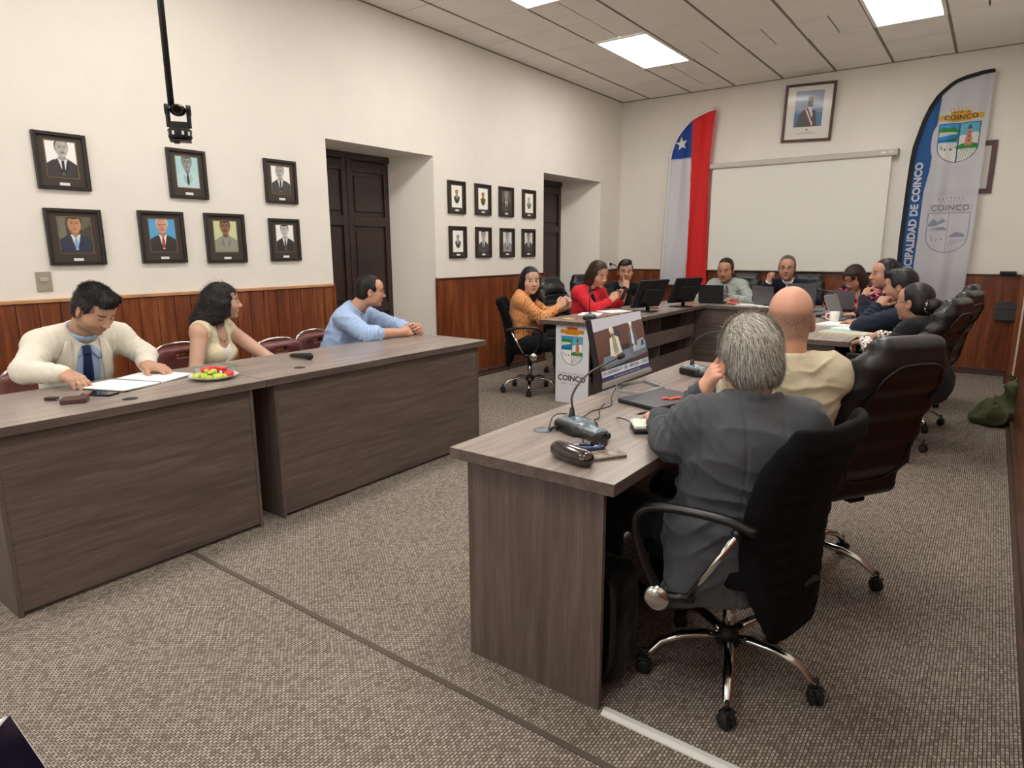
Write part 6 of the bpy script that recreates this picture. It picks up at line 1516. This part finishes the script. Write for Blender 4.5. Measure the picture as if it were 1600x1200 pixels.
S=Shape(); S.ell((-.01,0,.010),(.058,.024,.011),None,.01); S.ell((.035,.005,.009),(.03,.02,.01),None,.02); V,F=S.mesh(.003); V[:,2]=np.maximum(V[:,2],0); npmesh('fob',V,F,mat('blue_metal','#4a5580',.25,.5,coat=.5),t)
b=MB(); b.rbox((.005,-.012,.021),(.05,.012,.003),.005,4); b.build('black_inlay',M_blk,t)
t=empty('sunglasses',(3.718,-7.365,Z0),R(60),'black folded sunglasses standing on edge behind the blue key fob','sunglasses')
b=MB()
for q in(-1,1): b.rbox((q*.018,0,.030),(.030,.004,.046),.012,5,RZ(q*14),1)
b.build('front',M_dglass,t); b=MB(); b.tube(bezier([(-.032,.0,.045),(-.03,.05,.03),(-.02,.08,.008)],10),.003,6); b.tube(bezier([(.032,.0,.045),(.035,.05,.03),(.02,.09,.008)],10),.003,6); b.build('temple',M_blk,t)
t=empty('mobile_phone',(3.760,-7.415,Z0),R(-33),'phone in patterned brown cover beside the blue key fob','phone')
b=MB(); b.rbox((0,0,.005),(.075,.13,.009),.010,4); b.build('cover',mat('phone_cover','#6b5a4a',.3,var=(60,.6)),t); b=MB(); b.rbox((0,0,.0098),(.064,.12,.0008),.008,4); b.build('glass',mat('phone_pattern','#8f8476',.15,var=(40,.7)),t)
# conference microphones ----------------------------------------------------------------------------
M_micg=mat('mic_grey_green','#66757a',.3,.25)
def confmic(label,loc,rz,neck,ring=None):
    t=empty('conference_microphone',(*loc,Z0),rz,label,'microphone')
    # wedge base, long axis local x (rear at -x, slopes down to +x)
    S=Shape(); S.box((-.035,0,.020),(.062,.058,.021),None,.014,.02); S.box((.05,0,.014),(.075,.040,.013),None,.012,.04); S.cone((-.06,0,.034),(.04,0,.022),.014,.010,.03)
    V,F=S.mesh(.0035); V=relax(V,F,1); V[:,2]=np.maximum(V[:,2],0); npmesh('base',V,F,M_blk,t)
    S=Shape(); S.box((-.035,0,.040),(.055,.046,.006),None,.006,.02); S.box((.045,0,.0285),(.072,.030,.005),None,.005,.04); S.cone((-.07,0,.046),(.10,0,.028),.008,.006,.03)
    V,F=S.mesh(.0035); V=relax(V,F,1); npmesh('top_shell',V,F,M_micg,t)
    b=MB(); b.lathe([(.001,.0375),(.010,.0375),(.0115,.034)],18,T(.085,0,0)); b.build('talk_button',mat('teal_button','#7fa79c',.3),t)
    b=MB(); b.lathe([(.001,.052),(.009,.052),(.010,.046)],14,T(-.06,.012,0)); b.build('lamp_button',M_silver,t)
    b=MB(); b.lathe([(.016,.042),(.012,.055),(.008,.085)],16,T(-.05,-.005,0)); b.tube(neck,[.0042]*(len(neck)),8); b.build('gooseneck',M_blk,t)
    e=Vector(neck[-1]); d=(e-Vector(neck[-3])).normalized()
    b=MB(); b.tube([e-d*.01,e,e+d*.012,e+d*.045,e+d*.055],[.006,.0105,.013,.0135,.008],14); b.build('capsule',M_blkm,t)
    return t
# neck in world, turned into base frame
def loc2(pt,o,rz): v=Vector(pt)-Vector((o[0],o[1],Z0)); return Matrix.Rotation(-rz,4,'Z')@v
o=(3.565,-7.225); rz=R(-12)
o=(3.565,-7.225); rz=math.atan2(-.07,.17)
nk=bezier([loc2(p,o,rz) for p in((3.522,-7.215,.865),(3.503,-7.19,.905),(3.49,-7.12,.94),(3.47,-7.0,.962),(3.45,-6.84,.970),(3.43,-6.68,.975))],30)
confmic('conference microphone with long gooseneck beside the monitor on the foreground desk',o,rz,nk)
o=(3.52,-5.93); rz=math.atan2(-.07,.17)
nk=bezier([loc2(p,o,rz) for p in((3.475,-5.92,.865),(3.465,-5.91,.93),(3.50,-5.89,.985),(3.58,-5.86,1.01),(3.70,-5.84,1.005))],26)
confmic('conference microphone with gooseneck beyond the suited man\'s hand, green cord beside it',o,rz,nk)
t=confmic('dark conference microphone at the near end of the open-rail desk',(1.66,-3.80),R(115),bezier([(-.05,0,.08),(-.055,0,.16),(-.05,0,.22),(-.03,0,.26)],14))
confmic('conference microphone on the far right desk near the mug',(3.45,-2.35),R(200),bezier([(-.05,0,.08),(-.06,0,.16),(-.04,0,.22),(.02,0,.24)],14))
t=empty('cable_disc',(3.432,-7.275,Z0),0,'flat grey cable grommet disc with cables, beside the nearest microphone','cable grommet')
b=MB(); b.lathe([(.001,.006),(.028,.006),(.034,.001),(.034,0)],28); b.build('disc',mat('disc_grey','#6a7074',.4,.3),t)
def cable(label,pts,r=.0022,m=None,n=40,name='cable'):
    b=MB(); pts=[Vector(p) for p in pts]; o=pts[0]; b.tube(bezier([p-o for p in pts],n),r,6); ob=b.build(name,m or M_cable,None,loc=o); return tag(ob,label,'cable')
cz=Z0+.003
cable('black cable curling from the grey disc to the monitor',[(3.45,-7.262,cz+.002),(3.435,-7.21,cz+.035),(3.43,-7.13,cz+.03),(3.455,-7.03,cz),(3.44,-6.92,cz),(3.46,-6.80,cz),(3.41,-6.70,cz+.012),(3.38,-6.60,cz+.03)])
cable('short thick black cable from the grey disc into the microphone base',[(3.455,-7.272,cz+.003),(3.475,-7.255,cz+.012),(3.50,-7.225,cz+.008)],.006)
cable('thin black cable looping behind the nearest microphone',[(3.46,-7.25,cz),(3.47,-7.20,cz+.03),(3.50,-7.15,cz+.015),(3.52,-7.02,cz),(3.46,-6.90,cz),(3.42,-6.78,cz)],.002)
cable('green cord lying beside the farther microphone',[(3.46,-5.94,cz+.004),(3.42,-5.90,cz+.012),(3.39,-5.865,cz+.01),(3.395,-5.83,cz+.002),(3.43,-5.80,cz+.002)],.0065,mat('green_cord','#1f6b45',.5))
# ------------------------------------------------------------------ left desks
t=empty('open_notebook',(1.245,-7.72,Z0),R(4),'open white ring notebook under the hands of the man in cream blazer','notebook')
for q,nm in((-1,1),(1,1)):
    b=MB(); b.box((0,q*.112,.004),(.30,.215,.007),T(0,0,0)@RX(q*1.5),b=.001); b.build('page_block',M_paper,t)
b=MB(); b.tube([(-.148,0,.009),(.148,0,.009)],.0035,8); b.build('spine',M_silver,t)
t.rotation_euler=(0,0,R(20)); t.location=(1.27,-7.72,Z0)
t=empty('wallet',(1.512,-8.085,Z0),R(-30),'brown leather wallet beside the phone on the near left desk','wallet')
b=MB(); b.rbox((0,0,.011),(.095,.10,.020),.014,4); b.build('body',mat('brown_leather','#4a2c26',.5,bmp=(60,.3,.002)),t,.003); b=MB(); b.tube(bezier([(.045,-.045,.013),(.03,-.052,.013),(-.03,-.052,.013),(-.045,-.045,.013)],10),.0014,6); b.build('zip',M_gold,t)
t=empty('key_fob',(1.385,-8.13,Z0),R(-60),'small dark leather key fob beside the brown wallet','key fob')
b=MB(); b.rbox((0,0,.007),(.035,.06,.012),.014,5); b.build('leather',mat('dark_leather','#2f1f1c',.5),t); b=MB(); b.tube([(.012*math.cos(a),.038+.012*math.sin(a),.006) for a in np.linspace(0,6.28,13)[:-1]],.0015,5,closed=True); b.build('ring',M_silver,t)
t=empty('mobile_phone',(1.44,-7.955,Z0),R(-62),'black phone under the fingers of the man in cream blazer','phone')
b=MB(); b.rbox((0,0,.0045),(.072,.148,.008),.010,4); b.build('body',M_blk,t); b=MB(); b.rbox((0,0,.0088),(.066,.142,.0006),.008,4); b.build('glass',M_dglass,t)
M_melon=mat('green_melon','#b9cf55',.45,bmp=(60,.3,.002)); M_wmelon=mat('watermelon','#d8393a',.4,bmp=(60,.3,.002)); M_plate_=mat('white_china','#e9e7df',.18,coat=.4)
def fruitplate(label,loc,r=.115,n=26,green=True,seed=1):
    t=empty('plate',(*loc,Z0),0,label,'plate'); 
    b=MB(); b.lathe([(.001,.004),(r*.62,.004),(r*.72,.008),(r,.019),(r+.003,.0205),(r-.002,.017),(r*.7,.003),(r*.6,.0),(.001,0)],40); b.build('dish',M_plate_,t)
    rg=random.Random(seed); out=[]
    for i in range(n):
        a=rg.uniform(0,6.28); q=r*.72*math.sqrt(rg.random()); x,y=q*math.cos(a),q*math.sin(a); g=green and (x*.5-y*.86)>.015; lay=.010+(.022 if i>n*.55 and q<r*.5 else 0)
        sx=rg.uniform(.026,.038); b=MB(); Mf_=T(loc[0]*0,0,0)@T(0,0,0)@RZ(rg.uniform(0,180))@RX(rg.uniform(-18,18))
        b.box((0,0,sx*.32),(sx,sx*.8,sx*.62),Mf_,b=.004); o=b.build('melon_cube' if g else 'watermelon_cube',M_melon if g else M_wmelon,None,.003,(loc[0]+x,loc[1]+y,Z0+lay)); out.append(o)
        tag(o,('cube of green melon heaped on the ' if g else 'cube of red watermelon heaped on the ')+label.split(' ',1)[1] if False else ('green melon cube' if g else 'red watermelon cube')+' on the '+PLN,'fruit','fruit cubes on the '+PLN)
    return t
PLN='white plate by the woman in cream vest'
fruitplate('white plate of cut fruit before the woman in the cream vest',(1.50,-7.44),.118,44,True,3)
PLN='plate on the open-rail desk'; fruitplate('small plate of watermelon between the two monitors',(1.66,-2.36),.075,10,False,5)
PLN='plate beside the black far laptop'; fruitplate('plate of watermelon beside the black laptop on the far desk',(2.24,-1.35),.085,16,False,6)
PLN='plate behind the white mug'; fruitplate('plate of watermelon behind the white mug',(3.52,-2.50),.085,14,False,8)
M_gls=None
mm,nt,bb,N_,L_=_nodes('clear_glass'); setc(bb,(.9,.95,.92),.03); bb.inputs['Transmission Weight'].default_value=.9; bb.inputs['IOR'].default_value=1.3; M_gls=mm
t=empty('glass_dish',(1.385,-7.36,Z0),R(8),'shallow square clear glass dish behind the fruit plate','dish')
b=MB()
for sx in(-1,1): b.box((sx*.075,0,.020),(.004,.155,.034),RX(0),b=.001)
for sy in(-1,1): b.box((0,sy*.075,.020),(.145,.004,.034),b=.001)
b.box((0,0,.004),(.15,.15,.006)); b.build('bowl',M_gls,t); 
b=MB()
for sx in(-1,1): b.box((sx*.075,0,.0385),(.005,.156,.003))
for sy in(-1,1): b.box((0,sy*.075,.0385),(.144,.005,.003))
b.build('rim',mat('green_glass_edge','#6f8f74',.15),t)
t=empty('handheld_microphone',(1.36,-6.80,Z0+.022),math.atan2(.02,.10)+R(-5),'black handheld microphone lying on the farther left desk','microphone')
b=MB(); b.tube([(-.10,0,-.008),(-.08,0,-.006),(.03,0,0),(.045,0,0)],[.010,.0125,.018,.019],18); b.build('handle',mat('mic_body','#1c1413',.3),t); b=MB(); b.sph((.062,0,.0),(.027,.0225,.0225),20,12); b.build('grille',mat('mic_grille','#0f0e10',.6,bmp=(600,.8,.002)),t)
# papers, mug and others on the council tables ---------------------------------------------------------
def paper(label,pts,z=0,th=.002,m=None,name='paper',cat='paper'):
    cx=sum(p[0] for p in pts)/len(pts); cy=sum(p[1] for p in pts)/len(pts)
    b=MB(); b.prism([(p[0]-cx,p[1]-cy) for p in pts],0,th); o=b.build(name,m or M_paper,None,loc=(cx,cy,Z0+z)); return tag(o,label,cat)
def sheet(cx,cy,w,h,a): c,s=math.cos(R(a)),math.sin(R(a)); return [(cx+x*c-y*s,cy+x*s+y*c) for x,y in((-w/2,-h/2),(w/2,-h/2),(w/2,h/2),(-w/2,h/2))]
paper('white sheet at the near end of the open-rail desk behind the microphone',sheet(1.42,-3.36,.22,.30,20))
paper('white papers before the woman in the red jacket',sheet(1.50,-2.98,.24,.30,-25),0,.006)
paper('small white note beside the papers of the woman in red',sheet(1.72,-3.08,.10,.15,-20))
paper('pale wooden tray edge card by the near microphone on the open-rail desk',sheet(1.50,-3.93,.10,.16,60),0,.008,mat('tan_card','#b59a70',.6),'card','card')
paper('white papers on the far desk between the fruit plate and the grey laptops',sheet(2.44,-1.36,.30,.21,4),0,.006)
paper('small white card on the far desk beside the white papers',sheet(2.66,-1.50,.18,.11,4),0,.004)
paper('white papers stacked below the silver laptop beyond the mug',sheet(3.74,-3.02,.30,.42,80),0,.012)
paper('white folded sheet at the desk edge by the navy sweater man',sheet(3.83,-3.30,.16,.30,70),0,.006)
paper('cream clipboard with white sheet nearest the bald man on the far right desk',sheet(3.84,-3.66,.22,.34,74),0,.018,mat('cream_board','#cfc6b0',.6),'clipboard','clipboard')
paper('pale teal leaflet lying on the cream clipboard',sheet(3.79,-3.60,.13,.20,74),.0185,.002,mat('teal_paper','#a9cfc6',.7),'leaflet','leaflet')
t=empty('mug',(3.60,-2.83,Z0),R(200),'plain white mug on the far right desk','mug')
b=MB(); b.lathe([(.030,0),(.036,.004),(.041,.03),(.042,.098),(.0385,.099),(.0375,.03),(.030,.008),(.001,.006)],32); b.build('body',M_plate_,t); b=MB(); b.tube(bezier([(.040,0,.08),(.068,0,.075),(.070,0,.04),(.040,0,.025)],14),.0055,8); b.build('handle',M_plate_,t)
t=empty('phone_in_hand',(1.46,-2.70,.955),R(-40),'dark phone held up by the woman in the red jacket','phone')
b=MB(); b.rbox((0,0,0),(.07,.009,.145),.010,4,RX(-25),1); b.build('body',M_blk,t)
t=empty('computer_mouse',(3.66,-2.36,Z0),0,'dark red computer mouse beside the silver laptop','mouse')
S=Shape(); S.ell((0,0,.008),(.032,.055,.026),None,.01); V,F=S.mesh(.004); V[:,2]=np.maximum(V[:,2],0); npmesh('shell',V,F,mat('wine_plastic','#3b1a1e',.35),t)
# laptop near the camera: screen upright, facing the photographer's left
t=empty('side_table',(3.40,-9.02,0),0,'small dark table carrying the laptop at the lower left frame edge','table') if False else None

# table and laptop beside the photographer
tx,ty=4.20,-8.95
t=empty('side_table',(tx,ty,0),R(45),'small dark table under the laptop at the lower left frame corner','table')
b=MB(); b.box((0,0,.715),(.46,.36,.022),b=.002); b.build('tabletop',M_sheenY,t)
for sx in(-1,1):
    for sy in(-1,1): b=MB(); b.box((sx*.2,sy*.15,.352),(.03,.03,.704)); b.build('leg',M_blk,t)
def photolap():
    t=laptop('open laptop with dark purplish screen and white edge at the lower left frame corner',(4.146,-8.992,.7273),FD(-.7071,-.7071),.33,.22,110,M_white,lid=M_white,bz=.005)
    return t
M_scrp=mat('dark_purple_screen','#171225',.12,coat=1)
t=photolap()
for c in ALLKIDS[t.name]:
    if c.name.startswith('display'): c.data.materials.clear(); c.data.materials.append(M_scrp)
# ================================================================== CAMERA, WORLD
w=bpy.data.worlds.new('room_air'); bpy.context.scene.world=w; w.use_nodes=True
w.node_tree.nodes['Background'].inputs[0].default_value=(.8,.85,1,1); w.node_tree.nodes['Background'].inputs[1].default_value=.02
cam=bpy.data.cameras.new('camera'); cam.sensor_width=36; cam.sensor_fit='HORIZONTAL'; cam.lens=1009.39/1600*36; cam.clip_start=.02
co=bpy.data.objects.new('camera',cam); COL.objects.link(co)
yaw,pitch,roll=-0.6335,-0.2046,-0.0039
cy,sy,cp,sp=math.cos(yaw),math.sin(yaw),math.cos(pitch),math.sin(pitch)
f=Vector((sy*cp,cy*cp,sp)); r=Vector((cy,-sy,0)); u=r.cross(f); cr,sr=math.cos(roll),math.sin(roll)
r2=cr*r+sr*u; u2=-sr*r+cr*u
M4=Matrix((( r2.x,u2.x,-f.x,4.6894),(r2.y,u2.y,-f.y,-9.1746),(r2.z,u2.z,-f.z,1.4307),(0,0,0,1)))
co.matrix_world=M4; bpy.context.scene.camera=co
s=bpy.context.scene; s.view_settings.view_transform='Standard'; s.view_settings.look='None'; s.view_settings.gamma=1; s.view_settings.use_curve_mapping=False; s.view_settings.exposure=0.06
